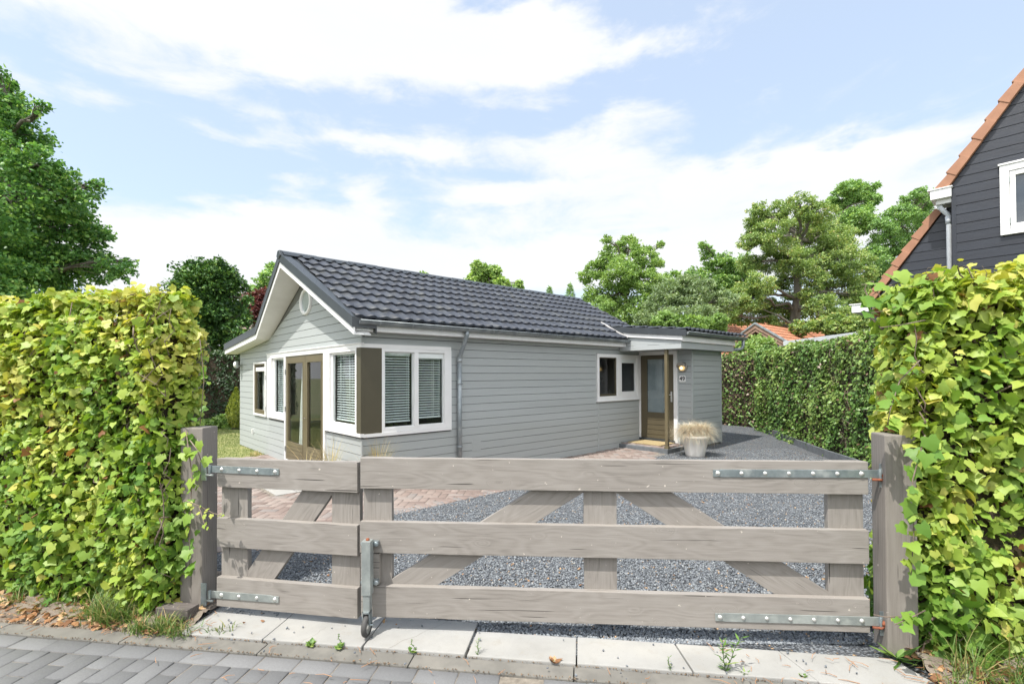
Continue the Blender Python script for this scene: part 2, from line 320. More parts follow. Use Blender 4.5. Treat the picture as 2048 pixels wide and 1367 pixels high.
M_orange = pmat('orange_roof_tiles', (.44, .20, .11), (.33, .14, .08), 9, .75, bump=.2)
M_brownroof = pmat('brown_roof_tiles', (.27, .205, .175), (.19, .14, .12), 9, .8)
M_red = pmat('timber_gable', (.20, .12, .085), (.13, .075, .055), 6, .75)
M_lit = bpy.data.materials.new('lamp_glow'); M_lit.use_nodes = True
_p = M_lit.node_tree.nodes['Principled BSDF']; _p.inputs['Base Color'].default_value = (.9, .75, .45, 1); _p.inputs['Emission Color'].default_value = (1, .72, .32, 1); _p.inputs['Emission Strength'].default_value = 1.6
M_steel = pmat('brushed_steel', (.50, .47, .43), (.36, .33, .30), 8, .3, .8)
M_ink = pmat('number_ink', (.02, .02, .02))
# ================================================================== ground
HO = Vector((-2.2741, 7.4304, 0)); HT = math.radians(47.9545)
HU = Vector((math.sin(HT), math.cos(HT), 0)); HV = Vector((-math.cos(HT), math.sin(HT), 0)); HRZ = math.atan2(HU.y, HU.x)
def h2w(u, v, z=0): return HO+HU*u+HV*v+Vector((0, 0, z))
SY = math.radians(-8.0); SO = Vector((0, 3.03, 0))
def s2w(x, y, z=0): return SO+Vector((x*math.cos(SY)-y*math.sin(SY), x*math.sin(SY)+y*math.cos(SY), z))
def sheet(name, poly, z, mat, kind='structure', sub=0):
    mb = MB(); mb.add([(p[0], p[1], z) for p in poly], [tuple(range(len(poly)))]); o = mb.build(name, mat); tag(o, kind=kind); return o

# base ground (sand / soil and meadow further off)
M_ground = pmat('ground_earth', (.26, .24, .14), (.14, .17, .07), 3, .95, bump=.8, bscale=30, c3=(.12, .17, .05), scale2=.3)
g = MB(); g.add([(-400, -400, -.06), (400, -400, -.06), (400, 600, -.06), (-400, 600, -.06)], [(0, 1, 2, 3)]); tag(g.build('ground', M_ground), kind='structure')
M_lawn = pmat('lawn_turf', (.27, .275, .10), (.15, .175, .055), 7, .95, bump=.9, bscale=90, c3=(.33, .31, .13), scale2=1.3)
lawn_poly = [h2w(0.0, 4.75), h2w(-3.6, 4.75), (-11, 8), (-16, 12), (-14, 18.2), (-9.2, 18.2), h2w(1.5, 7.3), h2w(0, 7.25)]
sheet('lawn', lawn_poly, -.012, M_lawn)
# blue-grey gravel bed
def gravelmat():
    m, nt, o = newmat('blue_grey_gravel')
    tc = node(nt, 'ShaderNodeTexCoord'); v = node(nt, 'ShaderNodeTexVoronoi', {'Vector': tc.outputs['Object'], 'Scale': 56.0})
    hs = node(nt, 'ShaderNodeSeparateColor', {0: v.outputs['Color']})
    col = ramp(nt, hs.outputs[0], [(0, (.10, .112, .13)), (.45, (.17, .186, .206)), (.85, (.25, .267, .285)), (.975, (.30, .31, .32)), (.985, (.5, .34, .20))])
    dk = node(nt, 'ShaderNodeMapRange', {'Value': v.outputs['Distance'], 'From Min': .35, 'From Max': .62, 'To Min': 1, 'To Max': .35})
    mu = node(nt, 'ShaderNodeMix', {'Factor': 1.0, 'A': col, 'B': dk.outputs[0]}, data_type='RGBA', blend_type='MULTIPLY')
    p = node(nt, 'ShaderNodeBsdfPrincipled', {'Base Color': mu.outputs['Result'], 'Roughness': .8})
    inv = node(nt, 'ShaderNodeMath', {0: 1.0, 1: v.outputs['Distance']}, operation='SUBTRACT')
    b = node(nt, 'ShaderNodeBump', {'Height': inv.outputs[0], 'Strength': 1.0, 'Distance': .02}); nt.links.new(b.outputs[0], p.inputs['Normal'])
    nt.links.new(p.outputs[0], o.inputs[0]); return m
M_gravel = gravelmat()
def gh(x, y):
    """gravel surface height: flat by the gate, rising a little to the porch"""
    t = np.clip((y-10.3)/5.0, 0, 1); return .10*t*t*(3-2*t)
gx = np.linspace(-3.0, 8.2, 80); gy = np.linspace(3.25, 17.5, 100)
X, Y = np.meshgrid(gx, gy); rs = np.random.RandomState(3)
Z = gh(X, Y)+rs.uniform(-.004, .004, X.shape)
X = X+np.where((Y < 3.6), (X*0), 0)
Vv = np.stack([X.ravel(), Y.ravel()-np.clip(3.6-Y, 0, 1).ravel()*0, Z.ravel()], 1)
# front edge follows the slabs
yl = 3.03+.10+X*math.sin(SY); Y2 = np.where(Y < 3.4, yl, Y); Vv[:, 1] = Y2.ravel()
nx = len(gx); ii = np.arange((len(gy)-1)*nx).reshape(len(gy)-1, nx)[:, :-1].ravel()
o = fastmesh('gravel', Vv, np.stack([ii, ii+1, ii+nx+1, ii+nx], 1), M_gravel); tag(o, kind='structure')
gravelobj = o

# loose stones
phi = (1+5**.5)/2
ICO = np.array([(-1, phi, 0), (1, phi, 0), (-1, -phi, 0), (1, -phi, 0), (0, -1, phi), (0, 1, phi), (0, -1, -phi), (0, 1, -phi), (phi, 0, -1), (phi, 0, 1), (-phi, 0, -1), (-phi, 0, 1)])/1.9
ICOF = np.array([(0, 11, 5), (0, 5, 1), (0, 1, 7), (0, 7, 10), (0, 10, 11), (1, 5, 9), (5, 11, 4), (11, 10, 2), (10, 7, 6), (7, 1, 8), (3, 9, 4), (3, 4, 2), (3, 2, 6), (3, 6, 8), (3, 8, 9), (4, 9, 5), (2, 4, 11), (6, 2, 10), (8, 6, 7), (9, 8, 1)])
def randrot(n, rs):
    q = rs.normal(size=(n, 4)); q /= np.linalg.norm(q, axis=1)[:, None]; a, b, c, d = q.T
    return np.stack([np.stack([1-2*(c*c+d*d), 2*(b*c-a*d), 2*(b*d+a*c)], -1), np.stack([2*(b*c+a*d), 1-2*(b*b+d*d), 2*(c*d-a*b)], -1), np.stack([2*(b*d-a*c), 2*(c*d+a*b), 1-2*(b*b+c*c)], -1)], 1)
def inpoly(x, y, poly):
    r = np.zeros(x.shape, bool); n = len(poly)
    for i in range(n):
        x1, y1 = poly[i][0], poly[i][1]; x2, y2 = poly[(i+1) % n][0], poly[(i+1) % n][1]
        c = ((y1 > y) != (y2 > y)) & (x < (x2-x1)*(y-y1)/((y2-y1)+1e-12)+x1); r ^= c
    return r
patio = [h2w(-2.6, -1.3), h2w(5.95, -1.3), h2w(6.5, -1.1), h2w(6.5, 0), h2w(0, 0), h2w(0, 4.75), h2w(-2.6, 4.75)]
def stones(name, P3, size, rs, mat, tint=None):
    n = len(P3); tv = ICO[None]*(1+rs.uniform(-.28, .28, (n, 12, 1)))*np.stack([rs.uniform(.75, 1.25, n), rs.uniform(.6, 1.0, n), rs.uniform(.45, .8, n)], 1)[:, None, :]
    R = randrot(n, rs); V = np.einsum('nij,nkj->nki', R, tv)*size[:, None, None]+P3[:, None, :]
    F = (ICOF[None]+12*np.arange(n)[:, None, None]).reshape(-1, 3)
    t = np.repeat(rs.rand(n) if tint is None else tint, 12)
    return fastmesh(name, V.reshape(-1, 3), F, mat, attrs={'tint': t})
def tintmat(name, stops, rough=.8, spec=.4, bump=.3):
    m, nt, o = newmat(name); a = node(nt, 'ShaderNodeAttribute', attribute_name='tint'); col = ramp(nt, a.outputs['Fac'], stops)
    tc = node(nt, 'ShaderNodeTexCoord'); nz = node(nt, 'ShaderNodeTexNoise', {'Vector': tc.outputs['Object'], 'Scale': 120.0, 'Detail': 4})
    mr = node(nt, 'ShaderNodeMapRange', {'Value': nz.outputs['Fac'], 'To Min': .8, 'To Max': 1.2})
    mu = node(nt, 'ShaderNodeMix', {'Factor': 1.0, 'A': col, 'B': mr.outputs[0]}, data_type='RGBA', blend_type='MULTIPLY')
    b = node(nt, 'ShaderNodeBump', {'Height': nz.outputs['Fac'], 'Strength': bump, 'Distance': .004})
    p = node(nt, 'ShaderNodeBsdfPrincipled', {'Base Color': mu.outputs['Result'], 'Roughness': rough, 'Specular IOR Level': spec, 'Normal': b.outputs[0]}); nt.links.new(p.outputs[0], o.inputs[0]); return m
M_stone = tintmat('blue_grey_chippings', [(0, (.11, .122, .14)), (.4, (.175, .192, .213)), (.8, (.245, .265, .285)), (.975, (.32, .34, .355)), (.98, (.44, .42, .38)), (.990, (.42, .39, .34)), (.992, (.42, .27, .16)), (1, (.46, .32, .2))], rough=.72)
rs = np.random.RandomState(11)
n = 150000; yy = 3.2+(rs.rand(n)**1.5)*8.2; xx = rs.uniform(-2.6, 1, n)*0
xl = -.60*yy-.1; xr = np.minimum(.78*yy, 6.4); xx = xl+(xr-xl)*rs.rand(n)
keep = (yy > 3.03+.305+xx*math.sin(SY)) & ~inpoly(xx, yy, patio) & (xx > -2.35) & ~((xx > 2.3) & (yy < 3.4))
slabs_l = inpoly(xx, yy, [s2w(-2.4, .2), s2w(-.3, .2), s2w(-.3, .52), s2w(-2.4, .52)]) ; keep &= ~(slabs_l & (xx > -1.7) & (xx < -.3) & (yy < 3.03+.36+xx*math.sin(SY)))
xx = xx[keep]; yy = yy[keep]; n = len(xx); sz = rs.uniform(.0055, .0115, n)
P3 = np.stack([xx, yy, gh(xx, yy)+sz*rs.uniform(.1, 1.1, n)], 1)
o = stones('gravel_stones', P3, sz, rs, M_stone); tag(o, kind='stuff', label='loose blue grey chippings covering the drive behind the gate', cat='gravel')
# a few strays on the slabs and kerb
n = 60; sx = rs.uniform(-2.1, 2.2, n); sy = rs.uniform(-.16, .3, n)**1; Pw = np.array([s2w(a, b, .022) for a, b in zip(sx, sy)])
o2 = stones('stray_stones', Pw, rs.uniform(.005, .010, n), rs, M_stone, rs.uniform(0, .6, n)); tag(o2, kind='stuff', label='stray gravel stones scattered on the pale slabs and kerb', cat='gravel')

# ------------------------------------------------------------------ paving
def bricks(name, cells, mat, h=.05, bev=.006, tilt=.006, rs=None, lift=.003):
    """cells: list of (cx, cy, length, width, angle, z) -> one mesh with bevelled bricks"""
    rs = rs or np.random.RandomState(1); c = np.array(cells); n = len(c)
    l = c[:, 2]/2; w = c[:, 3]/2
    def ring(dl, z): return np.stack([np.stack([sx*(l-dl), sy*(w-dl), np.full(n, z)], 1) for sx, sy in ((-1, -1), (1, -1), (1, 1), (-1, 1))], 1)
    T = np.concatenate([ring(0, -h), ring(0, -bev), ring(bev, 0)], 1)
    T[:, :, 2] += T[:, :, 0]*rs.normal(0, tilt, (n, 1))+T[:, :, 1]*rs.normal(0, tilt*1.5, (n, 1))+rs.normal(0, lift, (n, 1))
    ca = np.cos(c[:, 4])[:, None]; sa = np.sin(c[:, 4])[:, None]
    X = T[:, :, 0]*ca-T[:, :, 1]*sa+c[:, 0:1]; Y = T[:, :, 0]*sa+T[:, :, 1]*ca+c[:, 1:2]; Z = T[:, :, 2]+c[:, 5:6]
    V = np.stack([X, Y, Z], -1).reshape(-1, 3)
    F = []
    for k in range(2):
        for i in range(4): F.append((k*4+i, k*4+(i+1) % 4, (k+1)*4+(i+1) % 4, (k+1)*4+i))
    F.append((8, 9, 10, 11)); F = (np.array(F)[None]+12*np.arange(n)[:, None, None]).reshape(-1, 4)
    o = fastmesh(name, V, F, mat, attrs={'tint': np.repeat(rs.rand(n), 12)}); return o
M_brickgrey = tintmat('grey_clinker_paving', [(0, (.132, .134, .138)), (.5, (.155, .158, .162)), (1, (.182, .184, .187))], rough=.85, bump=.4)
cells = []; rs = np.random.RandomState(5); bl, bw_ = .2515, .128
for i in range(-40, 44):                                        # course along the kerb
    x = i*bl+.07
    if 17 > 0 and abs(x-.02) < .12: continue
    cells.append((x, -.130-.066, bl-.006, .126, 0, rs.normal(0, .001)))
for j in range(-78, 84):                                        # running bond, laid across the road
    x = j*bw_+.03; off = 0 if j % 2 else bl/2
    for k in range(0, 16):
        y = -.262-k*bl-off+.0
        y0 = y; y1 = y-bl
        if k == 0 and off > 0: cells.append((x, -.262-off/2, off-.006, bw_-.006, PI/2, rs.normal(0, .001)))
        cells.append((x, (y0+y1)/2, bl-.006, bw_-.006, PI/2, rs.normal(0, .001)))
cw = []
for c in cells:
    p = s2w(c[0], c[1]); cw.append((p.x, p.y, c[2], c[3], c[4]+SY, c[5]-.012))
o = bricks('road', cw, M_brickgrey, rs=np.random.RandomState(8), tilt=.004, lift=.0012); tag(o, kind='structure')
M_joint = pmat('joint_sand', (.27, .24, .20), (.16, .14, .115), 30, .95, bump=.6)
mb = MB(); q = [s2w(-14, -.13), s2w(-14, -5), s2w(14, -5), s2w(14, -.13)]; mb.add([(p.x, p.y, -.020) for p in q], [(0, 1, 2, 3)]); tag(mb.build('road_bed', M_joint), kind='structure')
# kerb band
mb = MB(); xs = [-9.0+i*1.0 for i in range(19)]
for a, b in zip(xs[:-1], xs[1:]):
    a += .37; b += .37
    vs = [s2w(a+.003, -.128, -.1), s2w(b-.003, -.128, -.1), s2w(b-.003, -.003, -.1), s2w(a+.003, -.003, -.1), s2w(a+.003, -.128, -.006), s2w(b-.003, -.128, -.006), s2w(b-.003, -.003, -.004), s2w(a+.003, -.003, -.004)]
    mb.add(vs, [(0, 3, 2, 1), (4, 5, 6, 7), (0, 1, 5, 4), (1, 2, 6, 5), (2, 3, 7, 6), (3, 0, 4, 7)])
tag(mb.build('kerb', M_kerb, bevel=.006), kind='structure')
# pale slabs under the gate
mb = MB(); js = [-2.30, -1.68, -.984, -.303, .385, 1.063, 1.745, 2.42]; deep = [.40, .40, .40, .30, .305, .30, .31]; sk = [0, 0, 0, 0, 0, -.05, -.10, -.12]
for i in range(7):
    a, b, d = js[i], js[i+1], deep[i]; g_ = .004 if i != 3 else .013; z = .012+.003*((i*7) % 3)
    pts = [(a+g_, .002), (b-.004, .002), (b-.004+sk[i+1], d), (a+g_+sk[i], d)]
    if i in (2, 3): pts[0] = (a+.010, .002)
    vs = [s2w(*p, -.06) for p in pts]+[s2w(*p, z) for p in pts]
    mb.add(vs, [(0, 3, 2, 1), (4, 5, 6, 7), (0, 1, 5, 4), (1, 2, 6, 5), (2, 3, 7, 6), (3, 0, 4, 7)])
tag(mb.build('pavement', M_conc, bevel=.007), kind='structure')
# cracks in the slabs: thin recess lines
M_crack = pmat('slab_crack', (.16, .14, .115))
mb = MB(); rs = np.random.RandomState(2)
def crack(p0, p1, wd, z=.0205, n=9):
    for k in range(n):
        pass
    pts = [np.array(p0)+(np.array(p1)-np.array(p0))*k/n+(rs.normal(0, .006, 2) if 0 < k < n else 0) for k in range(n+1)]
    for a, b in zip(pts[:-1], pts[1:]):
        d = (b-a)/np.linalg.norm(b-a); nn = np.array([-d[1], d[0]])*wd*rs.uniform(.5, 1.1)
        mb.add([s2w(*(a-nn), z), s2w(*(a+nn), z), s2w(*(b+nn), z), s2w(*(b-nn), z)], [(0, 1, 2, 3)])
crack((-.80, .004), (-.52, .39), .0013, .0185); crack((-1.40, .004), (-1.34, .2), .0007, .0155)
tag(mb.build('pavement_cracks', M_crack), kind='structure')
# soil verges under the two hedges
def soilpatch(name, x0, x1, y0, y1, seed):
    rs = np.random.RandomState(seed); xs = np.linspace(x0, x1, 90); ys = np.linspace(y0, y1, 40); X, Y = np.meshgrid(xs, ys)
    edge = np.clip((Y-y0)/.25, 0, 1); Z = -.012+edge*.05+rs.normal(0, .005, X.shape)*edge
    for k in range(14):
        fx, fy, ph = rs.uniform(3, 22), rs.uniform(3, 22), rs.uniform(0, 6); Z += edge*.006*np.sin(fx*X+fy*Y+ph)
    Yw = Y+.03*np.sin(X*9+seed)*(1-edge)
    V = np.array([s2w(a, b, c) for a, b, c in zip(X.ravel(), Yw.ravel(), Z.ravel())]); nx = len(xs)
    ii = np.arange((len(ys)-1)*nx).reshape(len(ys)-1, nx)[:, :-1].ravel()
    tag(fastmesh(name, V, np.stack([ii, ii+1, ii+nx+1, ii+nx], 1), M_soil, smooth=True), kind='structure')
soilpatch('soil', -8.0, -2.28, -.03, .95, 3); soilpatch('soil', 2.42, 7.5, -.03, .95, 4)

# red brick path and patio: herringbone
M_redbrick = tintmat('weathered_red_paving', [(0, (.185, .142, .125)), (.35, (.235, .182, .160)), (.7, (.29, .24, .215)), (1, (.21, .19, .18))], rough=.9)
tilepoly = [h2w(-1.05, .62), h2w(-.42, .62), h2w(-.42, 2.6), h2w(-1.05, 2.6)]
step = [h2w(6.52, 0), h2w(6.52, -1.3), h2w(7.45, -1.3), h2w(7.45, 0)]
def herring(poly, w_, ang, z, skip=()):
    xs = [p[0] for p in poly]; ys = [p[1] for p in poly]; cx, cy = (min(xs)+max(xs))/2, (min(ys)+max(ys))/2
    R = math.hypot(max(xs)-min(xs), max(ys)-min(ys))/2+.5; n = int(R/w_)+4; out_ = []
    L2 = 2*w_; ca, sa = math.cos(ang), math.sin(ang)
    for i in range(-n, n):
        for j in range(-n, n):
            m4 = (i-j) % 4
            if m4 == 0: c = ((i+1)*w_, (j+.5)*w_, 0)
            elif m4 == 3: c = ((i+.5)*w_, (j+1)*w_, PI/2)
            else: continue
            # classic 2:1 herringbone on a 4-periodic diagonal lattice
            x = c[0]*ca-c[1]*sa+cx; y = c[0]*sa+c[1]*ca+cy
            out_.append((x, y, L2-.008, w_-.008, ang+c[2], z))
    a = np.array(out_); k = inpoly(a[:, 0], a[:, 1], poly)
    for s in skip: k &= ~inpoly(a[:, 0], a[:, 1], s)
    return [tuple(r) for r in a[k]]
hb = [(h[0], h[1], h[2], h[3], h[4], .012+float(gh(h[0], h[1]))) for h in herring(patio, .115, HRZ+math.radians(45), 0, skip=[tilepoly])]
tag(bricks('brick_path', hb, M_redbrick, rs=np.random.RandomState(4), tilt=.004, lift=.0012), kind='structure')
mb = MB()
for k in range(12):
    a0, a1 = -2.6+k*.76, -2.6+(k+1)*.76; q = [h2w(a0, -1.3), h2w(a1, -1.3), h2w(a1, 0), h2w(a0, 0)]; mb.add([(p.x, p.y, float(gh(p.x, p.y))+.003) for p in q], [(0, 1, 2, 3)])
q = [h2w(-2.6, 0), h2w(0, 0), h2w(0, 4.75), h2w(-2.6, 4.75)]; mb.add([(p.x, p.y, .003) for p in q], [(0, 1, 2, 3)]); tag(mb.build('path_bed', M_joint), kind='structure')
# straight soldier edge of the path along the gravel
ed = []
for k in range(84):
    p = h2w(-2.55+k*.101, -1.33); ed.append((p.x, p.y, .2, .093, HRZ+PI/2, .013+float(gh(p.x, p.y))))
tag(bricks('path_edging', ed, M_redbrick, rs=np.random.RandomState(14)), kind='structure')
mb = MB()
for i in range(2):
    for j in range(5):
        a, b = -1.04+i*.31, .63+j*.39; vs = [h2w(a, b, -.05), h2w(a+.3, b, -.05), h2w(a+.3, b+.38, -.05), h2w(a, b+.38, -.05)]; vs += [v+Vector((0, 0, .066)) for v in vs]
        mb.add(vs, [(0, 3, 2, 1), (4, 5, 6, 7), (0, 1, 5, 4), (1, 2, 6, 5), (2, 3, 7, 6), (3, 0, 4, 7)])
tag(mb.build('terrace_tiles', M_conc, bevel=.004), kind='structure')

# ================================================================== bungalow
H = empty('bungalow', HO, HRZ, 'low grey boarded bungalow with a black tiled gable roof and white window frames', 'house')
# local axes: x along the long side wall (away from the gate), y along the front gable, z up
def clip(poly, a, b, c):
    """keep a*x+b*y<=c"""
    out_ = []
    for i in range(len(poly)):
        p, q = poly[i], poly[(i+1) % len(poly)]; dp, dq = a*p[0]+b*p[1]-c, a*q[0]+b*q[1]-c
        if dp <= 0: out_.append(p)
        if (dp < 0 < dq) or (dq < 0 < dp):
            t = dp/(dp-dq); out_.append((p[0]+(q[0]-p[0])*t, p[1]+(q[1]-p[1])*t))
    return out_
def boards(mb, region, holes, plane, thick, pitch, z0, gap=.008, mode='x', sgn=1, m=0, jointed=0, seed=0):
    """horizontal boards over a convex region (in (s,z)), minus rectangular holes; extruded from plane outwards"""
    rnd = random.Random(seed); zs = [p[1] for p in region]; k0 = int((min(zs)-z0)/pitch)-1; k1 = int((max(zs)-z0)/pitch)+2
    smin = min(p[0] for p in region); smax = max(p[0] for p in region)
    reg = region; area = sum(reg[i][0]*reg[(i+1) % len(reg)][1]-reg[(i+1) % len(reg)][0]*reg[i][1] for i in range(len(reg)))
    if area < 0: reg = reg[::-1]
    for k in range(k0, k1):
        a = z0+k*pitch; b = a+pitch-gap
        cuts = sorted(set([a, b]+[z for h in holes for z in (h[2], h[3]) if a < z < b]))
        for za, zb in zip(cuts[:-1], cuts[1:]):
            hs = sorted([(h[0], h[1]) for h in holes if h[2] < (za+zb)/2 < h[3]]); segs = []; cur = smin
            for h0, h1 in hs:
                if h0 > cur: segs.append((cur, h0))
                cur = max(cur, h1)
            if cur < smax: segs.append((cur, smax))
            for s0, s1 in segs:
                poly = [(s0, za), (s1, za), (s1, zb), (s0, zb)]
                for i in range(len(reg)):
                    p, q = reg[i], reg[(i+1) % len(reg)]; A, B = (q[1]-p[1]), -(q[0]-p[0]); C_ = A*p[0]+B*p[1]
                    poly = clip(poly, A, B, C_)
                    if len(poly) < 3: break
                if len(poly) < 3: continue
                poly = [p for i, p in enumerate(poly) if (abs(p[0]-poly[i-1][0])+abs(p[1]-poly[i-1][1])) > 1e-5]
                if len(poly) < 3: continue
                # bottom edge a little proud of the top edge
                n = len(poly); zlo, zhi = a, b
                def fr(p): return thick*(.80+.20*(1-(p[1]-zlo)/(zhi-zlo)))*sgn
                def P(p, off): return (plane+off, p[0], p[1]) if mode == 'x' else (p[0], plane+off, p[1])
                vs = [P(p, 0) for p in poly]+[P(p, fr(p)) for p in poly]
                mb.add(vs, [tuple(range(n)), tuple(range(2*n-1, n-1, -1))]+[(i, i+n, (i+1) % n+n, (i+1) % n) for i in range(n)], m)
T = .020; Z0 = .008; PT = .1382
RV, RZ = 2.27, 3.72          # ridge position / soffit height at the ridge
KV, KZ = 4.62, 2.58          # kink
EZ = 2.515; SWZ = 2.42        # soffit at the side wall, wall top
LV = 7.20; LZ = 2.37         # outer left wall
main_reg = [(0, 0), (4.66, 0), (4.66, 2.566), (KV, KZ), (RV, RZ), (0, EZ)]
left_reg = [(4.66, 0), (LV, 0), (LV, LZ), (4.66, 2.566)]
fh = [(-.02, 4.70, .89, 2.25), (1.36, 3.50, 0, 2.25)]       # front openings (v0,v1,z0,z1)
lh = [(4.79, 5.80, .845, 2.115)]
sh = [(-.02, 1.62, .83, 2.25), (5.64, 7.36, 1.16, 2.26)]    # side openings
mb = MB(); boards(mb, main_reg, [(0, 4.70, .80, 2.25), (1.36, 3.50, -.1, 2.25)], 0, T, PT, Z0, mode='x', sgn=-1)
mb.box(-T-.006, 0, -.03, .0, .0, .80); mb.box(-T-.006, 0, -.03, 0, 2.25, 2.38)
mb.build('front_wall', M_clad, H)
mb = MB(); boards(mb, left_reg, lh, 0.012, T, PT, Z0-.012, mode='x', sgn=-1); mb.build('front_wall', M_clad, H)
mb = MB(); boards(mb, [(0, 0), (7.42, 0), (7.42, SWZ), (0, SWZ)], [(0, 1.62, .80, 2.25), sh[1]], 0, T, PT, Z0, mode='y', sgn=-1)
mb.box(5.70, 5.735, -T-.006, 0, 0, 1.15)
# two lengths where the grooves were filled
for a, b in ((2.07, 2.27),): mb.box(a, b, -T-.001, -.012, .40, .60)
mb.build('side_wall', M_clad, H)
# structural backing (closed shell behind the boards) with real openings
def backing(mb, region, holes, p0, p1, mode):
    zc = sorted(set([min(p[1] for p in region), max(p[1] for p in region)]+[z for h in holes for z in (h[2], h[3])])); 
    for za, zb in zip(zc[:-1], zc[1:]):
        hs = sorted([(h[0], h[1]) for h in holes if h[2] < (za+zb)/2 < h[3]]); cur = min(p[0] for p in region); mx = max(p[0] for p in region); segs = []
        for h0, h1 in hs:
            if h0 > cur: segs.append((cur, h0))
            cur = max(cur, h1)
        if cur < mx: segs.append((cur, mx))
        for s0, s1 in segs:
            poly = [(s0, za), (s1, za), (s1, zb), (s0, zb)]; reg = region
            for i in range(len(reg)):
                p, q = reg[i], reg[(i+1) % len(reg)]; A, B = (q[1]-p[1]), -(q[0]-p[0]); poly = clip(poly, A, B, A*p[0]+B*p[1])
                if len(poly) < 3: break
            if len(poly) >= 3: mb.prism(poly, 0 if mode == 'x' else 1, p0, p1)
mb = MB()
backing(mb, [(0.0, 0), (4.64, 0), (4.64, 2.56), (KV, KZ-.01), (RV, RZ-.02), (0, EZ)], [(0, 4.64, .89, 2.2), (1.40, 3.46, -.1, 2.2)], 0.001, .10, 'x')
backing(mb, [(4.64, 0), (LV, 0), (LV, LZ), (4.64, 2.56)], lh, .013, .10, 'x')
backing(mb, [(0.1, 0), (7.42, 0), (7.42, SWZ), (0.1, SWZ)], [(0.1, 1.58, .87, 2.2), (5.68, 7.33, 1.2, 2.22)], 0.001, .10, 'y')
mb.box(.1, 9.0, LV-.1, LV, 0, LZ); mb.box(7.42, 7.52, .05, LV-.1, 0, 2.35); mb.prism([(.1, 2.35), (4.66, 2.35), (4.66, 2.5), (RV, 3.68), (.1, 2.42)], 0, 7.43, 7.53)
mb.build('wall_frame', M_gap, H)
mb = MB(); mb.box(.11, 7.3, .11, 7.0, .10, .14); mb.box(.12, 7.3, .12, 7.0, 2.33, 2.36); mb.box(3.0, 3.06, .12, 7, .14, 2.33); mb.box(.15, 3, 4.60, 4.66, .14, 2.33); mb.box(5.0, 5.06, .12, 3.5, .14, 2.33)
mb.build('interior', M_int, H)
# furniture seen dimly through the doors is part of the room: a dark dresser
mb = MB(); mb.box(2.5, 2.95, 1.6, 3.0, .14, 1.0); mb.box(2.92, 2.97, 1.7, 2.5, 1.3, 1.8); mb.build('dresser', M_dark, H)

def zpl(v):  # soffit height over v
    if v < RV: return RZ-(RV-v)*(RZ-EZ)/RV
    if v < KV: return RZ-(v-RV)*(RZ-KZ)/(KV-RV)
    return KZ-(v-KV)*(KZ-LZ)/(LV-KV)
def verge(v):  # how far the verge stands in front of the gable wall
    return np.interp(v, [-.4, RV, KV, 7.6], [-.26, -.50, -.29, -.30])
UE = 7.86
# roof skin: tile-profiled sheets
def tilesheet(name, org, eu, ed, nrm, W, Ln, row=.35, wave=.205, A=.027, parent=None, mat=None, flip=False):
    """org: upper corner, eu: unit along eaves, ed: unit down the slope, W width, Ln slope length"""
    nw = max(2, int(W/wave*14)); us = np.linspace(0, W, nw); ph = (us/wave) % 1.0
    prof = A*np.where(ph < .62, np.sin(ph/.62*PI), -.35*np.sin((ph-.62)/.38*PI))
    rows = []; step = .044; d = Ln
    nr = int(math.ceil(Ln/row)); dd = []; zz = []
    for k in range(nr):
        d0 = Ln-(k+1)*row; d1 = Ln-k*row; d0 = max(d0, 0)
        dd = [d0, d0+(d1-d0)*.5, d1-.012, d1, d1]+dd if False else dd
        rows.append((d0, d1))
    rows = rows[::-1]; D = []; Hh = []
    for d0, d1 in rows:
        for t, h in ((0, 0), (.5, step*.5), (.93, step*.93), (1.0, step*.8)): D.append(d0+(d1-d0)*t); Hh.append(h)
        D.append(d1); Hh.append(-.004)
    D = np.array(D); Hh = np.array(Hh)
    org = np.array(org); eu = np.array(eu); ed = np.array(ed); nrm = np.array(nrm)
    # scalloped lower edge: crest of each wave reaches a little lower
    V = org+us[None, :, None]*eu+(D[:, None, None]+(prof/A*.028)[None, :, None]*((np.arange(len(D)) % 5 >= 2)[:, None, None]))*ed+(Hh[:, None, None]+prof[None, :, None])*nrm
    nx = len(us); ii = np.arange((len(D)-1)*nx).reshape(len(D)-1, nx)[:, :-1].ravel()
    F = np.stack([ii, ii+1, ii+nx+1, ii+nx], 1)
    o = fastmesh(name, V.reshape(-1, 3), F, mat or M_roof, parent=parent)
    me = o.data; sm = np.ones(len(F), bool); rowi = np.repeat(np.arange(len(D)-1), nx-1); sm[(rowi % 5) >= 2] = False; me.polygons.foreach_set('use_smooth', sm)
    return o
TR = .22                     # soffit to tile plane, measured vertically
zr = RZ+TR+.02
sl = (RZ-EZ)/RV
ev = -.30; ez = zpl(-.30) if False else EZ-.30*sl
ed = Vector((0, -(RV-ev), -((RV-ev)*sl))); LnR = ed.length; ed.normalize(); nrm = Vector((0, -ed.z, ed.y)); nrm = nrm if nrm.z > 0 else -nrm
tilesheet('roof', (-.24, RV, zr), (1, 0, 0), ed, nrm, UE+.16, LnR-.02, parent=H)
# the strip of roof that reaches forward to the raking verge
slL = (RZ-KZ)/(KV-RV); ed2 = Vector((0, (KV-RV), -(KV-RV)*slL)); Ln2 = ed2.length; ed2.normalize(); n2 = Vector((0, -ed2.z, ed2.y)); n2 = n2 if n2.z > 0 else -n2
tilesheet('roof', (-.24, RV, zr), (1, 0, 0), ed2, n2, UE+.16, Ln2, parent=H)
mb = MB(); mb.prism([(KV-.05, KZ+TR+.03), (7.5, LZ+TR-.02), (7.5, LZ+.12), (KV-.05, KZ+.1)], 0, -.24, UE-.1); mb.build('lean_to_roof', M_trim, H)
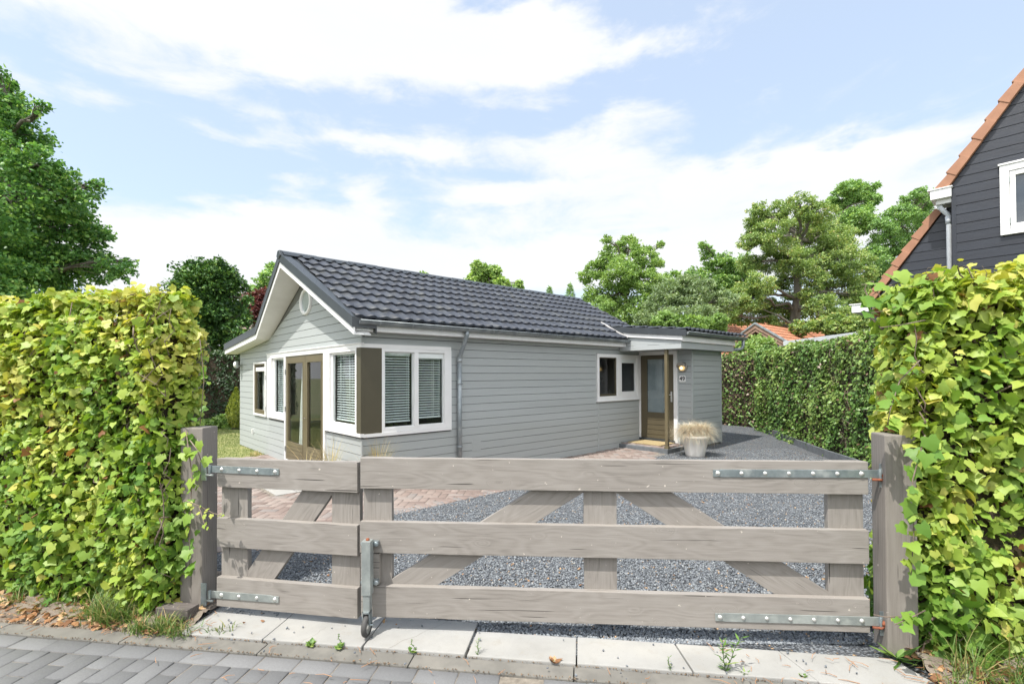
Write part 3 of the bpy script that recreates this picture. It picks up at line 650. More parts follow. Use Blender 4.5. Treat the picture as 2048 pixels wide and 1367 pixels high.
# roof body under the sheets
mb = MB(); mb.prism([(-.20, EZ-.2*sl+.115), (0, EZ+.03), (RV, RZ+.012), (KV, KZ+.012), (7.45, LZ+.0), (7.45, LZ+.1), (KV, KZ+TR-.03), (RV, RZ+TR-.03), (-.20, EZ-.2*sl+.17)], 0, .10, UE-.06); mb.build('roof_body', M_trim, H)
# verges: soffit board, white barge board, dark trim
def rake(name, mat, d0, d1, z0, z1, pts=(-.30, RV, KV, 7.48), u_extra=0.0):
    mb = MB()
    for a, b in zip(pts[:-1], pts[1:]):
        q = []
        for v in (a, b):
            zb = zpl(v) if v > 0 else EZ+v*sl
            ug = float(verge(v))
            for du, dz in ((d0, z0), (d1, z0), (d1, z1), (d0, z1)): q.append(((0 if du == 99 else ug+du), v, zb+dz))
        mb.add(q, [(0, 1, 2, 3), (7, 6, 5, 4), (0, 4, 5, 1), (1, 5, 6, 2), (2, 6, 7, 3), (3, 7, 4, 0)])
    return mb.build(name, mat, H)
rake('verge_soffit', M_soffit, .022, 99, .002, .012)
rake('barge_board', M_white, 0, .022, 0, .105)
rake('verge_trim', M_trim, -.022, .34, .105, .225)
rake('verge_trim', M_trim, .34, .36, .02, .20)
# top flat of verge trim with upstand
rake('verge_flashing', M_trim, -.024, .13, .225, .262)
# ridge cap
mb = MB(); rc = [(RV-.13, zr-.035), (RV-.06, zr+.03), (RV, zr+.062), (RV+.06, zr+.03), (RV+.13, zr-.035), (RV+.08, zr-.05), (RV-.08, zr-.05)]
k = 0; x = -.47
while x < UE-.1:
    x1 = min(x+.62, UE-.04); s = .0 if k % 2 else .006
    mb.prism([(RV+(p[0]-RV)*(1+s*3), p[1]+s) for p in rc], 0, x, x1-.002); x = x1; k += 1
mb.build('ridge_cap', M_trim, H)
mb = MB(); mb.prism([(RV-.11, zr-.04), (RV-.05, zr+.06), (RV+.05, zr+.06), (RV+.11, zr-.04), (RV, zr-.1)], 0, -.535, -.475); mb.build('ridge_end_cap', M_trim, H, bevel=.012)
# far verge
mb = MB(); mb.prism([(ev, EZ+ev*sl-.0), (RV, RZ), (KV, KZ), (7.45, LZ), (7.45, LZ+.2), (KV, KZ+TR+.045), (RV, RZ+TR+.045), (ev, EZ+ev*sl+TR+.045)], 0, UE-.05, UE); mb.build('verge_trim', M_trim, H)
# side eaves: white fascia box, soffit, gutter
mb = MB(); mb.box(-.20, 6.50, -.235, -.21, 2.425, 2.56); mb.box(-.20, 6.50, -.21, 0, 2.425, 2.437); mb.build('eaves_fascia', M_white, H)
mb = MB(); mb.box(.02, 6.48, -.055, 0, 2.36, 2.424); mb.build('eaves_moulding', M_clad, H)
def gutter(x0, x1, yc, zt, r=.062, brk=.55, ax='x'):
    mb = MB(); n = 12; pr = []
    for k in range(n+1):
        a = PI+PI*k/n; pr.append((yc+r*math.cos(a), zt+r*.95*math.sin(a)))
    pr += [(yc+(r-.006)*math.cos(2*PI-PI*k/n), zt+(r*.95-.006)*math.sin(2*PI-PI*k/n)) for k in range(n+1)]
    N_ = len(pr); vs = [(x0, p[0], p[1]) for p in pr]+[(x1, p[0], p[1]) for p in pr]
    mb.add(vs, [(i, i+N_, (i+1) % N_+N_, (i+1) % N_) for i in range(N_)], 0, False)
    # rolled front bead
    mb.tube([(x0, yc-r-.004, zt+.002), (x1, yc-r-.004, zt+.002)], .009, 8)
    for xe in (x0+.002, x1-.002):
        mb.add([(xe, yc+r*math.cos(PI+PI*k/n), zt+r*.95*math.sin(PI+PI*k/n)) for k in range(n+1)], [tuple(range(n+1))])
    g_ = mb.build('gutter', M_zinc, H)
    x = x0+.3
    while x < x1-.1:
        b = MB()
        pp = [(x, yc+(r+.004)*math.cos(PI+PI*k/10), zt+(r*.95+.004)*math.sin(PI+PI*k/10)) for k in range(11)]
        vs = pp+[(p[0]+.025, p[1], p[2]) for p in pp]; b.add(vs, [(i, i+1, i+12, i+11) for i in range(10)]); x += brk; b.build('gutter_bracket', M_zincp, g_)
    return g_
gutter(-.19, 6.62, -.30, 2.565)
# down pipe
mb = MB(); mb.tube([(1.757, -.30, 2.52), (1.757, -.30, 2.45), (1.757, -.27, 2.40), (1.757, -.11, 2.12), (1.757, -.075, 2.06), (1.757, -.075, 1.98)], .038, 14)
mb.tube([(1.757, -.075, 2.02), (1.757, -.075, 0.02)], .040, 16); mb.tube([(1.757, -.075, 2.05), (1.757, -.075, 1.99)], .045, 16)
dp = mb.build('downpipe', M_zincp, H)
for z in (1.62, .52):
    b = MB(); b.lathe([(.041, -.014), (.049, -.014), (.049, .014), (.041, .014)], 16, (1.757, -.075, z)); b.box(1.735, 1.78, -.03, 0, z-.012, z+.012); b.box(1.80, 1.825, -.09, -.06, z-.012, z+.012); b.build('pipe_clip', M_zincp, dp)

# ---- windows and doors
def rect_frame(mb, mode, plane, d0, d1, s0, s1, z0, z1, w_):
    """frame ring, w_=(left,right,bottom,top); plane offset d0..d1 outwards negative"""
    l, r, b, t = w_
    def B(a0, a1, c0, c1):
        if mode == 'x': mb.box(plane+d0, plane+d1, a0, a1, c0, c1)
        else: mb.box(a0, a1, plane+d0, plane+d1, c0, c1)
    B(s0, s0+l, z0, z1); B(s1-r, s1, z0, z1); B(s0+l, s1-r, z0, z0+b); B(s0+l, s1-r, z1-t, z1)
def pane(mode, plane, s0, s1, z0, z1, parent, m=M_glass, name='glass'):
    mb = MB()
    if mode == 'x': mb.add([(plane, s0, z0), (plane, s1, z0), (plane, s1, z1), (plane, s0, z1)], [(0, 1, 2, 3)])
    else: mb.add([(s0, plane, z0), (s1, plane, z0), (s1, plane, z1), (s0, plane, z1)], [(0, 1, 2, 3)])
    return mb.build(name, m, parent)
def blinds(mode, plane, s0, s1, z0, z1, parent, sag=.0, cords=(.15, .85), pitch=.042):
    mb = MB(); n = int((z1-z0)/pitch)
    def q(s, d, z): return (plane+d, s, z) if mode == 'x' else (s, plane+d, z)
    for k in range(n):
        z = z1-.03-k*pitch; a = .36; h = .022
        vs = [q(s0, -h*math.cos(a), z-h*math.sin(a)), q(s1, -h*math.cos(a), z-h*math.sin(a)), q(s1, h*math.cos(a), z+h*math.sin(a)), q(s0, h*math.cos(a), z+h*math.sin(a))]
        mb.add(vs+[(v[0], v[1], v[2]+.003) for v in vs], [(0, 1, 2, 3), (7, 6, 5, 4), (0, 4, 5, 1), (1, 5, 6, 2), (2, 6, 7, 3), (3, 7, 4, 0)])
    zb = z1-.03-n*pitch
    for c in cords:
        s = s0+(s1-s0)*c; mb.tube([q(s, -.024, z1), q(s, -.024, zb)], .0045, 5); mb.tube([q(s, .024, z1), q(s, .024, zb)], .0035, 5)
    if mode == 'x': mb.box(plane-.02, plane+.02, s0, s1, zb-.012, zb+.012); mb.box(plane-.025, plane+.025, s0, s1, z1-.02, z1+.02)
    else: mb.box(s0, s1, plane-.02, plane+.02, zb-.012, zb+.012); mb.box(s0, s1, plane-.025, plane+.025, z1-.02, z1+.02)
    return mb.build('blind', M_blind, parent)
# head band wrapping the corner, sill band
mb = MB(); mb.box(-.052, -.0, -.052, 4.69, 2.19, 2.25); mb.box(-.068, 0, -.068, 4.70, 2.25, 2.262); mb.build('window_head', M_white, H)
mb = MB(); mb.box(.001, 1.60, -.052, 0, 2.19, 2.25); mb.build('window_head', M_white, H)
mb = MB(); mb.box(-.060, 0, -.060, 1.36, .835, .885); mb.box(.001, 1.60, -.060, 0, .826, .876); mb.build('corner_sill', M_white, H)
# corner panel
mb = MB(); mb.box(-.045, 0, -.045, .105, .885, 2.19); mb.box(.0005, .30, -.045, 0, .876, 2.19); mb.build('corner_panel', M_pan, H)
# window A: front, right of the doors
def window(mode, s0, s1, z0, z1, w_, lights, nm='window', out_=-.048, inn=.03):
    mb = MB(); rect_frame(mb, mode, 0, out_, inn, s0, s1, z0, z1, w_); fr = mb.build(nm, M_white, H, bevel=.003)
    return fr
f = window('x', .106, 1.36, .886, 2.189, (.05, .20, .10, .045), None)
mb = MB(); rect_frame(mb, 'x', 0, -.012, .028, .157, 1.159, .987, 2.143, (.012, .06, .012, .03)); mb.build('window_sash', M_white, f, bevel=.003)
pane('x', .01, .169, 1.10, .999, 2.113, f); blinds('x', .075, .175, 1.09, 1.03, 2.12, f, cords=(.08, .42, .80))
# window B: front, left of the doors
f = window('x', 3.50, 4.69, .856, 2.189, (.04, .30, .13, .04), None)
mb = MB(); rect_frame(mb, 'x', 0, -.012, .028, 3.541, 4.389, .987, 2.148, (.012, .11, .012, .03)); mb.build('window_sash', M_white, f, bevel=.003)
pane('x', .01, 3.553, 4.279, .999, 2.118, f); blinds('x', .075, 3.56, 4.27, 1.0, 2.12, f, cords=(.12, .5, .86))
# window C: small olive sash at the far left
f = window('x', 4.80, 5.79, .855, 2.10, (.075, .055, .045, .045), None)
mb = MB(); rect_frame(mb, 'x', 0, -.03, .02, 4.876, 5.734, .901, 2.054, (.05, .05, .09, .04)); s_ = mb.build('window_sash', M_olive, f, bevel=.003)
mb = MB(); mb.box(-.022, .01, 4.93, 5.68, 1.88, 1.975); mb.build('vent_grille', M_white, f, bevel=.01)
pane('x', .0, 4.926, 5.684, .991, 1.88, f)
for z in (1.0, 1.7): mb = MB(); mb.box(-.060, -.048, 4.795, 4.83, z, z+.09); mb.build('window_hinge', M_white, f)
# curtain in window C and doors
def curtain(pts, z0, z1, u, parent, top=None):
    mb = MB(); n = 26; vs = []
    for j in range(9):
        t = j/8; z = z1+(z0-z1)*t
        for i in range(n):
            s = i/(n-1); a = pts[0][0]+(pts[1][0]-pts[0][0])*t; b = pts[0][1]+(pts[1][1]-pts[0][1])*t
            vs.append((u+.022*math.sin(s*26+t*2)+.01*math.sin(s*11), a+(b-a)*s, z))
    mb.add(vs, [(j*n+i, j*n+i+1, (j+1)*n+i+1, (j+1)*n+i) for j in range(8) for i in range(n-1)], 0, True); return mb.build('curtain', M_curt, parent)
curtain([(5.2, 5.75), (5.3, 5.75)], .9, 2.1, .16, f)
# french doors
fr = MB(); fr.box(-.05, .03, 1.361, 1.43, .02, 2.189); fr.box(-.05, .03, 3.43, 3.499, .02, 2.189); fr.box(-.05, .03, 1.43, 3.43, 2.160, 2.189); fr.box(-.05, .03, 1.43, 3.43, .05, .09)
FR = fr.build('door_frame', M_white, H, bevel=.003)
def leaf(v0, v1, knob):
    mb = MB(); rect_frame(mb, 'x', 0, -.035, .012, v0, v1, .10, 2.155, (.105, .105, .345, .125))
    for z in (.18, .25, .32, .385): mb.box(-.043, -.035, v0+.10, v1-.10, z, z+.055)
    d = mb.build('french_door', M_olive, H, bevel=.004)
    pane('x', -.01, v0+.105, v1-.105, .445, 2.03, d)
    b = MB(); rect_frame(b, 'x', 0, -.041, -.008, v0+.105, v1-.105, .445, 2.03, (.012, .012, .014, .012)); b.build('glazing_bead', M_olive, d)
    k = MB(); k.lathe([(0, 0), (.006, 0), (.006, -.018), (.013, -.026), (.011, -.036), (0, -.038)], 12, (-.035, knob, .98), axis='x'); k.build('door_knob', M_steel, d); return d
leaf(1.435, 2.335, 2.285); leaf(2.345, 3.425, 2.395)
for z in (.25, 1.05, 1.80): mb = MB(); mb.box(-.058, -.046, 3.425, 3.455, z, z+.10); mb.build('door_hinge', M_galv2, FR)
curtain([(2.62, 3.0), (2.95, 3.25)], .3, 2.15, .16, H); curtain([(1.44, 1.72), (1.42, 1.6)], .2, 2.15, .16, H)
# round window in the gable
mb = MB(); cv, cz = 2.32, 3.15; a_, b_ = .285, .27; R0, R1 = .285, .225; n = 40; vs = []
for (r, d) in ((R0, 0), (R0, -.05), (R0-.012, -.058), (R1+.01, -.058), (R1, -.05), (R1, .02)):
    for k in range(n): vs.append((d, cv+r*math.cos(2*PI*k/n), cz+r*.86*math.sin(2*PI*k/n)))
mb.add(vs, [(i*n+k, i*n+(k+1) % n, (i+1)*n+(k+1) % n, (i+1)*n+k) for i in range(5) for k in range(n)], 0, True); f = mb.build('oval_window', M_white, H)
mb = MB(); mb.add([(-.024, cv+R1*math.cos(2*PI*k/n), cz+R1*.86*math.sin(2*PI*k/n)) for k in range(n)], [tuple(range(n))]); mb.build('glass', M_glass, f)
mb = MB(); mb.add([(-.0215, cv+R1*math.cos(2*PI*k/n), cz+R1*.86*math.sin(2*PI*k/n)) for k in range(n)], [tuple(range(n))]); mb.build('window_lining', pmat('pale_lining', (.42, .44, .43), (.36, .38, .37)), f)
# side window
f = window('y', .301, 1.61, .877, 2.189, (.05, .145, .065, .05), None)
mb = MB(); mb.box(.875, .955, -.05, .03, .942, 2.139); mb.build('mullion', M_white, f, bevel=.004)
mb = MB(); rect_frame(mb, 'y', 0, -.018, .022, .352, .874, .943, 2.138, (.012, .012, .012, .012)); rect_frame(mb, 'y', 0, -.018, .022, .956, 1.464, .943, 2.138, (.012, .012, .012, .012)); mb.build('window_sash', M_white, f)
mb = MB(); mb.box(.968, 1.452, -.022, .01, 2.045, 2.126); mb.build('vent_grille', M_blind, f, bevel=.006)
pane('y', .0, .364, .862, .955, 2.126, f); pane('y', .0, .968, 1.452, .955, 2.045, f)
blinds('y', .065, .37, .85, 1.04, 2.11, f, cords=(.06, .93)); blinds('y', .065, .975, 1.44, 1.06, 2.06, f, cords=(.70, .97))
# far side window
f = window('y', 5.655, 7.35, 1.165, 2.25, (.07, .11, .10, .08), None)
mb = MB(); mb.box(6.40, 6.56, -.05, .03, 1.265, 2.17); mb.box(5.62, 7.35, -.07, 0, 1.145, 1.17); mb.build('mullion', M_white, f, bevel=.004)
mb = MB(); rect_frame(mb, 'y', 0, -.02, .02, 5.726, 6.399, 1.266, 2.169, (.03, .025, .05, .02)); mb.build('window_sash', M_pan, f)
mb = MB(); rect_frame(mb, 'y', 0, -.03, .02, 6.561, 7.239, 1.266, 2.169, (.05, .05, .09, .04)); mb.build('window_sash', M_white, f)
mb = MB(); mb.box(6.611, 7.189, -.024, .01, 2.05, 2.128); mb.build('vent_grille', M_blind, f)
pane('y', .0, 5.756, 6.374, 1.316, 2.149, f); pane('y', .0, 6.611, 7.189, 1.356, 2.05, f)
# things fixed to the front wall
mb = MB(); mb.box(-.10, -.012, 6.995, 7.02, 2.02, 2.05); mb.box(-.16, -.10, 6.93, 7.08, 1.98, 2.16); mb.build('outdoor_lamp', M_galv2, H, bevel=.012)
lamp = [o for o in bpy.data.objects if o.name.startswith('outdoor_lamp')][-1]
mb = MB(); mb.lathe([(0, -.2), (.055, -.195), (.075, -.17), (.075, -.16)], 16, (-.0, 7.005, 2.07), axis='x'); mb.build('lamp_glass', M_soffit, lamp)
mb = MB(); mb.box(-.05, -.008, 5.89, 5.93, .40, .50); mb.build('wall_socket', M_white, H, bevel=.004)
mb = MB(); mb.tube([(-.062, 1.0, .95), (-.066, .99, .93), (-.062, 1.0, .90), (-.04, 1.0, .70), (-.045, 1.01, .62), (-.04, 1.03, .64)], .004, 6); mb.build('window_stay_hook', M_galv, H)

# ---- porch
mb = MB(); boards(mb, [(-1.40, .10), (-1.06, .10), (-1.06, 2.33), (-1.40, 2.33)], [], 7.42, T, PT, Z0+.02, mode='x', sgn=-1, seed=3); mb.box(7.42-T-.008, 7.45, -1.428, -1.392, .08, 2.33)
mb.build('porch_front_wall', M_clad, H)
mb = MB(); boards(mb, [(7.445, .08), (8.86, .08), (8.86, 2.33), (7.445, 2.33)], [], -1.40, T, PT, Z0+.02, mode='y', sgn=-1, seed=4); mb.box(8.835, 8.87, -1.43, -1.40, .06, 2.33)
mb.build('porch_side_wall', M_clad, H)
mb = MB(); mb.box(7.421, 8.86, -1.399, -1.06, .0, 2.34); mb.box(8.0, 8.86, -1.06, 1, .0, 2.34); mb.build('porch_core', M_gap, H)
fr = MB(); fr.box(7.36, 7.44, -.055, .0, .19, 2.33); fr.box(7.36, 7.44, -1.06, -.965, .14, 2.33); fr.box(7.36, 7.44, -.965, -.055, 2.245, 2.33); fr.build('front_door_frame', M_white, H, bevel=.003)
mb = MB(); rect_frame(mb, 'x', 7.40, -.02, .03, -.96, -.06, .20, 2.24, (.235, .17, .64, .10))
for z in (.30, .42, .54, .66): mb.box(7.372, 7.381, -.73, -.22, z, z+.10)
D = mb.build('front_door', M_pan, H, bevel=.004)
D.data.materials[0] = pmat('front_door_paint', (.105, .088, .054), (.092, .077, .047), 3, .42)
pane('x', 7.395, -.725, -.23, .84, 2.14, D)
mb = MB(); mb.box(7.42, 7.425, -.73, -.22, .2, 2.2); mb.box(7.421, 7.9, -1.05, -.0, .15, .2); mb.build('door_lining', pmat('net_curtain', (.30, .33, .35), (.22, .25, .27), 3, .8), D)
mb = MB(); mb.box(7.366, 7.381, -.925, -.885, 1.11, 1.36); mb.tube([(7.37, -.905, 1.28), (7.335, -.905, 1.28), (7.33, -.89, 1.28), (7.33, -.79, 1.28)], .009, 8); mb.build('door_handle', M_bolt, D, bevel=.002)
mb = MB(); mb.box(7.34, 7.46, -1.0, .0, .145, .198); mb.build('door_threshold', M_trim, H)
# step of brick with grey kerb
mb = MB(); mb.box(6.50, 7.42, -1.30, -.001, -.02, .112); mb.build('doorstep', M_clayd, H, bevel=.006)
hb = [];
for i in range(8):
    for j in range(6):
        hb.append((6.62+i*.104, -.12-j*.207-(.1 if i % 2 else 0), .2, .097, PI/2, .125))
hb = [h for h in hb if h[1]-.1 > -1.28 and h[0] < 7.36]
b_ = bricks('doorstep_bricks', hb, M_redbrick, rs=np.random.RandomState(6)); b_.parent = H
# beams, fascia, roof
mb = MB(); mb.box(6.495, 6.53, -1.65, -.05, 2.328, 2.43); mb.prism([(-1.65, 2.436), (-.05, 2.436), (.12, 2.66), (.12, 2.70), (-1.65, 2.512)], 0, 6.50, 6.53); mb.box(6.53, 9.05, -1.655, -1.62, 2.328, 2.475); mb.box(6.53, 9.0, -1.62, 0, 2.340, 2.352)
mb.build('porch_beam', M_clad, H)
PS = .105
def ptop(v, z0): return z0+(v+1.80)*PS
mb = MB(); mb.prism([(-1.70, ptop(-1.7, 2.495)), (.30, ptop(.30, 2.495)), (.30, ptop(.30, 2.605)), (-1.70, ptop(-1.7, 2.605))], 0, 6.455, 6.492)
mb.box(6.50, 9.05, -1.70, -1.66, 2.478, 2.60); mb.build('porch_fascia', M_white, H)
mb = MB(); mb.prism([(-1.80, ptop(-1.8, 2.585)), (.45, ptop(.45, 2.585)), (.45, ptop(.45, 2.725)), (-1.80, ptop(-1.8, 2.725))], 0, 6.42, 6.455); mb.prism([(-1.80, ptop(-1.8, 2.60)), (.40, ptop(.40, 2.60)), (.40, ptop(.40, 2.70)), (-1.80, ptop(-1.8, 2.70))], 0, 6.455, 9.35); mb.build('porch_roof_trim', M_trim, H)
e3 = Vector((0, -1, -PS)).normalized(); n3 = Vector((0, -PS, 1)).normalized()
tilesheet('porch_roof', (6.46, .44, ptop(.44, 2.715)), (1, 0, 0), e3, n3, 2.9, 2.28, parent=H)
mb = MB(); 
for a, b in (((6.44, .43), (6.43, -.31)),):
    z1 = lambda v: 2.615+sl*(v+.31)
    q = [(6.405, .43, z1(.43)+.03), (6.445, .43, z1(.43)+.03), (6.445, -.33, z1(-.33)+.02), (6.405, -.33, z1(-.33)+.02)]
    mb.add(q+[(p[0], p[1], p[2]+.03) for p in q], [(0, 3, 2, 1), (4, 5, 6, 7), (0, 1, 5, 4), (1, 2, 6, 5), (2, 3, 7, 6), (3, 0, 4, 7)])
mb.build('lead_flashing', pmat('lead_flashing', (.62, .60, .58), (.5, .49, .48), 8, .5), H)
gutter(6.46, 9.42, -1.79, 2.672, brk=.4)
mb = MB(); mb.tube([(9.3, -1.79, 2.64), (9.3, -1.79, 2.50), (9.3, -1.77, 2.42), (9.25, -1.70, 2.39), (9.10, -1.55, 2.38), (9.06, -1.30, 2.37), (9.06, -1.1, 2.30), (9.06, -1.1, .1)], .04, 12); mb.build('downpipe', M_zincp, H)
# timber post
mb = MB(); mb.box(6.555, 6.625, -1.275, -1.205, .0, 2.33); mb.box(6.54, 6.64, -1.29, -1.19, 0, .16); mb.build('porch_post', M_olive, H, bevel=.006)
# wall lamp by the door
lc = (7.40, -1.19, 1.935)
mb = MB(); mb.lathe([(0, 0), (.115, 0), (.120, -.012), (.115, -.035), (.10, -.052), (.085, -.055)], 28, lc, axis='x'); WL = mb.build('wall_lamp', M_steel, H)
mb = MB(); mb.lathe([(.098, -.045), (.09, -.062), (.065, -.085), (.03, -.097), (0, -.10)], 28, lc, axis='x'); mb.build('lamp_glass', glassmat('lamp_globe_glass', (.9, .88, .84)), WL)
mb = MB(); mb.lathe([(0, -.04), (.035, -.044), (.04, -.06), (.03, -.074), (0, -.078)], 16, (lc[0], lc[1]+.01, lc[2]-.02), axis='x'); mb.build('bulb', M_lit, WL)
mb = MB()
for r_, a0, a1 in ((.107, .15, PI-.15),):
    pass
mb.prism([(lc[1]+.118*math.cos(t), lc[2]+.118*math.sin(t)) for t in np.linspace(.15, PI-.15, 14)]+[(lc[1]+.104*math.cos(t), lc[2]+.0+.04*math.sin(t)) for t in np.linspace(PI-.15, .15, 14)], 0, lc[0]-.105, lc[0]-.052); mb.build('lamp_shade', M_steel, WL)
# number sign 49
mb = MB(); c = .018; y0, y1, z0, z1 = -1.265, -1.105, 1.585, 1.74
mb.prism([(y0+c, z0), (y1-c, z0), (y1, z0+c), (y1, z1-c), (y1-c, z1), (y0+c, z1), (y0, z1-c), (y0, z0+c)], 0, 7.374, 7.392); SG = mb.build('house_number', M_white, H, bevel=.002)
tcu = bpy.data.curves.new('digits', 'FONT'); tcu.body = '49'; tcu.size = .135; tcu.align_x = 'CENTER'; tcu.align_y = 'CENTER'; tcu.extrude = .002; tcu.offset = .0022
to = bpy.data.objects.new('digits', tcu); COL.objects.link(to); bpy.context.view_layer.update()
me = bpy.data.meshes.new_from_object(to.evaluated_get(bpy.context.evaluated_depsgraph_get())); bpy.data.objects.remove(to)
me.materials.clear(); me.materials.append(M_ink); dg = bpy.data.objects.new('digits', me); COL.objects.link(dg); dg.parent = SG
dg.location = (7.372, -1.185, 1.663); dg.rotation_euler = (PI/2, 0, -PI/2)
# ================================================================== gates
def plank(parent, name, p0, p1, width, th, yoff, mat, skew=None, seed=0):
    """board from p0 to p1 (x,z in gate plane), its own X axis along the grain; front face at local y=yoff"""
    dx, dz = p1[0]-p0[0], p1[1]-p0[1]; Ln = math.hypot(dx, dz); a = math.atan2(dz, dx); rnd = random.Random(seed)
    mb = MB(); n = max(2, int(Ln/.12)); h = width/2; vs = []
    k0, k1 = skew or (0, 0)
    for i in range(n+1):
        x = -Ln/2+Ln*i/n; wob = [rnd.uniform(-.0012, .0012) for _ in range(4)]
        def ex(zz): # skewed ends
            t = i/n; return x+(k0*zz/h if i == 0 else 0)+(k1*zz/h if i == n else 0)
        vs += [(ex(-h), 0, -h+wob[0]), (ex(h), 0, h+wob[1]), (ex(h), th, h+wob[2]), (ex(-h), th, -h+wob[3])]
    fs = [(0, 1, 2, 3), tuple(4*n+k for k in (3, 2, 1, 0))]
    for i in range(n):
        for k in range(4): fs.append((4*i+k, 4*i+(k+1) % 4, 4*(i+1)+(k+1) % 4, 4*(i+1)+k))
    mb.add(vs, fs)
    return mb.build(name, mat, parent, loc=((p0[0]+p1[0])/2, yoff, (p0[1]+p1[1])/2), rot=(0, -a, 0), bevel=.003)
def strap(G, x0, x1, zc0, zc1, hgt, nb, mat, hinge_side, tipx):
    """T-hinge with bolts; hinge_side +1: pivot at x1"""
    mb = MB(); y1 = -.007
    pts = [(x0, zc0-hgt/2), (x1, zc1-hgt/2), (x1, zc1+hgt/2), (x0, zc0+hgt/2)]; mb.prism(pts, 1, y1, -.0005)
    ta, tb = tipx; zc = zc0 if hinge_side > 0 else zc1
    mb.prism([(ta, zc-hgt*.44), (tb, zc-hgt*.44), (tb, zc+hgt*.44), (ta, zc+hgt*.44)], 1, y1-.001, -.0005)
    s = mb.build('strap_hinge', mat, G, bevel=.0015)
    for i in range(nb):
        x = ta+.03+(x1-.11-ta-.03)*i/(nb-1) if hinge_side > 0 else tb-.03+(x0+.09-tb+.03)*i/(nb-1)
        t = (x-x0)/(x1-x0); z = zc0+(zc1-zc0)*t; b = MB(); r = .013 if i in (0, nb-1) else .011
        b.lathe([(r*1.25, y1), (r*1.2, y1-.002), (r, y1-.004), (r*.75, y1-.009), (r*.3, y1-.011), (0, y1-.0115)], 14, (x, 0, z), axis='y'); b.build('bolt', M_bolt, s)
    return s
def gate(name, loc, rz, label): return empty(name, loc, rz, label, 'gate')
GR = gate('field_gate', (-1.0442, 3.3654, 0), math.radians(-4.165), 'wide taupe timber gate leaf with a W of braces, three rails and a jockey wheel')
TH = .045
for z0, z1, ms, a in ((.984, 1.192, 1, 0), (.545, .757, 2, -.004), (.111, .322, 3, .004)):
    plank(GR, 'rail', (a, (z0+z1)/2), (3.318, (z0+z1)/2), z1-z0, TH, 0, M_gate, seed=ms)
for s0, s1 in ((.004, .206), (1.523, 1.741), (3.094, 3.312)):
    plank(GR, 'upright', ((s0+s1)/2, .135), ((s0+s1)/2, 1.188 if s0 != 1.523 else 1.17), s1-s0, TH, TH+.001, M_gate, seed=int(s0*10)+5)
def brace(G, top, bot, width, seed):
    plank(G, 'brace', bot, top, width, TH-.004, TH+.003, M_gate, skew=None, seed=seed)
brace(GR, (1.47, 1.05), (.225, .245), .200, 21); brace(GR, (1.79, 1.05), (3.075, .235), .200, 22)
GL = gate('garden_gate', (-2.1822, 3.6224, -.0417), math.radians(-10.732), 'narrow taupe timber gate leaf with a single diagonal brace beside the ivy')
for z0, z1, ms in ((.984, 1.192, 6), (.545, .757, 7), (.111, .322, 8)):
    plank(GL, 'rail', (0, (z0+z1)/2), (1.122, (z0+z1)/2), z1-z0, TH, 0, M_gate, seed=ms)
for s0, s1 in ((.0, .22), (.90, 1.118)):
    plank(GL, 'upright', ((s0+s1)/2, .135), ((s0+s1)/2, 1.188), s1-s0, TH, TH+.001, M_gate, seed=int(s0*10)+31)
brace(GL, (.86, 1.07), (.26, .245), .205, 23)
strap(GR, 2.40, 3.385, 1.112, 1.118, .050, 7, M_galv, 1, (2.355, 2.415)); strap(GR, 2.41, 3.375, .184, .187, .055, 7, M_galv2, 1, (2.36, 2.42))
strap(GL, -.045, .46, 1.115, 1.11, .050, 4, M_galv, -1, (.455, .515)); strap(GL, -.045, .46, .195, .20, .052, 4, M_galv2, -1, (.455, .515))
for G, x, z, sgn, r_ in ((GR, 3.385, 1.118, 1, 1), (GR, 3.375, .187, 1, 1), (GL, -.05, 1.115, -1, 0), (GL, -.05, .195, -1, 0)):
    mb = MB(); mb.box(x-.004, x+.030, -.012, -.004, z-.085, z+.065) if sgn > 0 else mb.box(x-.072, x-.028, -.014, -.006, z-.085, z+.08); 
    mb.tube([(x, -.012, z-.03), (x, -.012, z+.03)], .011, 10); pl = mb.build('hinge_plate', M_galv, G, bevel=.001)
    if r_:
        b = MB(); b.tube([(x-.05, -.012, z-.035), (x, -.02, z-.036), (x+.018, -.022, z-.02), (x+.016, -.022, z+.012)], .0085, 8); b.lathe([(.012, -.014), (.012, -.030), (0, -.031)], 8, (x+.012, 0, z-.008), axis='y'); b.build('hinge_pin', M_rust, pl)
    else:
        b = MB(); b.tube([(x-.03, -.012, z-.045), (x+.03, -.012, z-.045)], .008, 8); b.build('hinge_pin', M_galv2, pl)
# drop jockey wheel at the meeting stile
mb = MB(); mb.box(.045, .107, -.100, -.040, .297, .655); mb.box(.052, .100, -.094, -.046, .175, .297); DW = mb.build('drop_leg', M_galv2, GR, bevel=.004)
mb = MB(); mb.lathe([(0, .668), (.010, .668), (.013, .660), (.012, .653)], 12, (.078, -.07, 0)); mb.build('rust_cap', M_rust, DW)
plank(GR, 'spacer_block', (.001, .434), (.132, .434), .208, .042, .002, M_gate, seed=77)
for z in (.62, .36):
    mb = MB(); mb.box(.03, .135, -.034, -.003, z-.016, z+.016); mb.lathe([(.018, -.036), (.016, -.044), (.006, -.048), (0, -.048)], 14, (.122, 0, z), axis='y'); mb.lathe([(.018, -.036), (.016, -.044), (.006, -.048), (0, -.048)], 14, (.034, 0, z), axis='y'); mb.build('leg_bracket', M_galv, DW, bevel=.002)
mb = MB(); mb.box(.050, .056, -.100, -.048, .105, .190); mb.box(.096, .102, -.100, -.048, .105, .190); mb.box(.050, .102, -.100, -.048, .178, .190); mb.tube([(.045, -.078, .098), (.118, -.078, .098)], .007, 8); FK = mb.build('wheel_fork', M_galv, DW)
wc = (.076, -.082, .094)
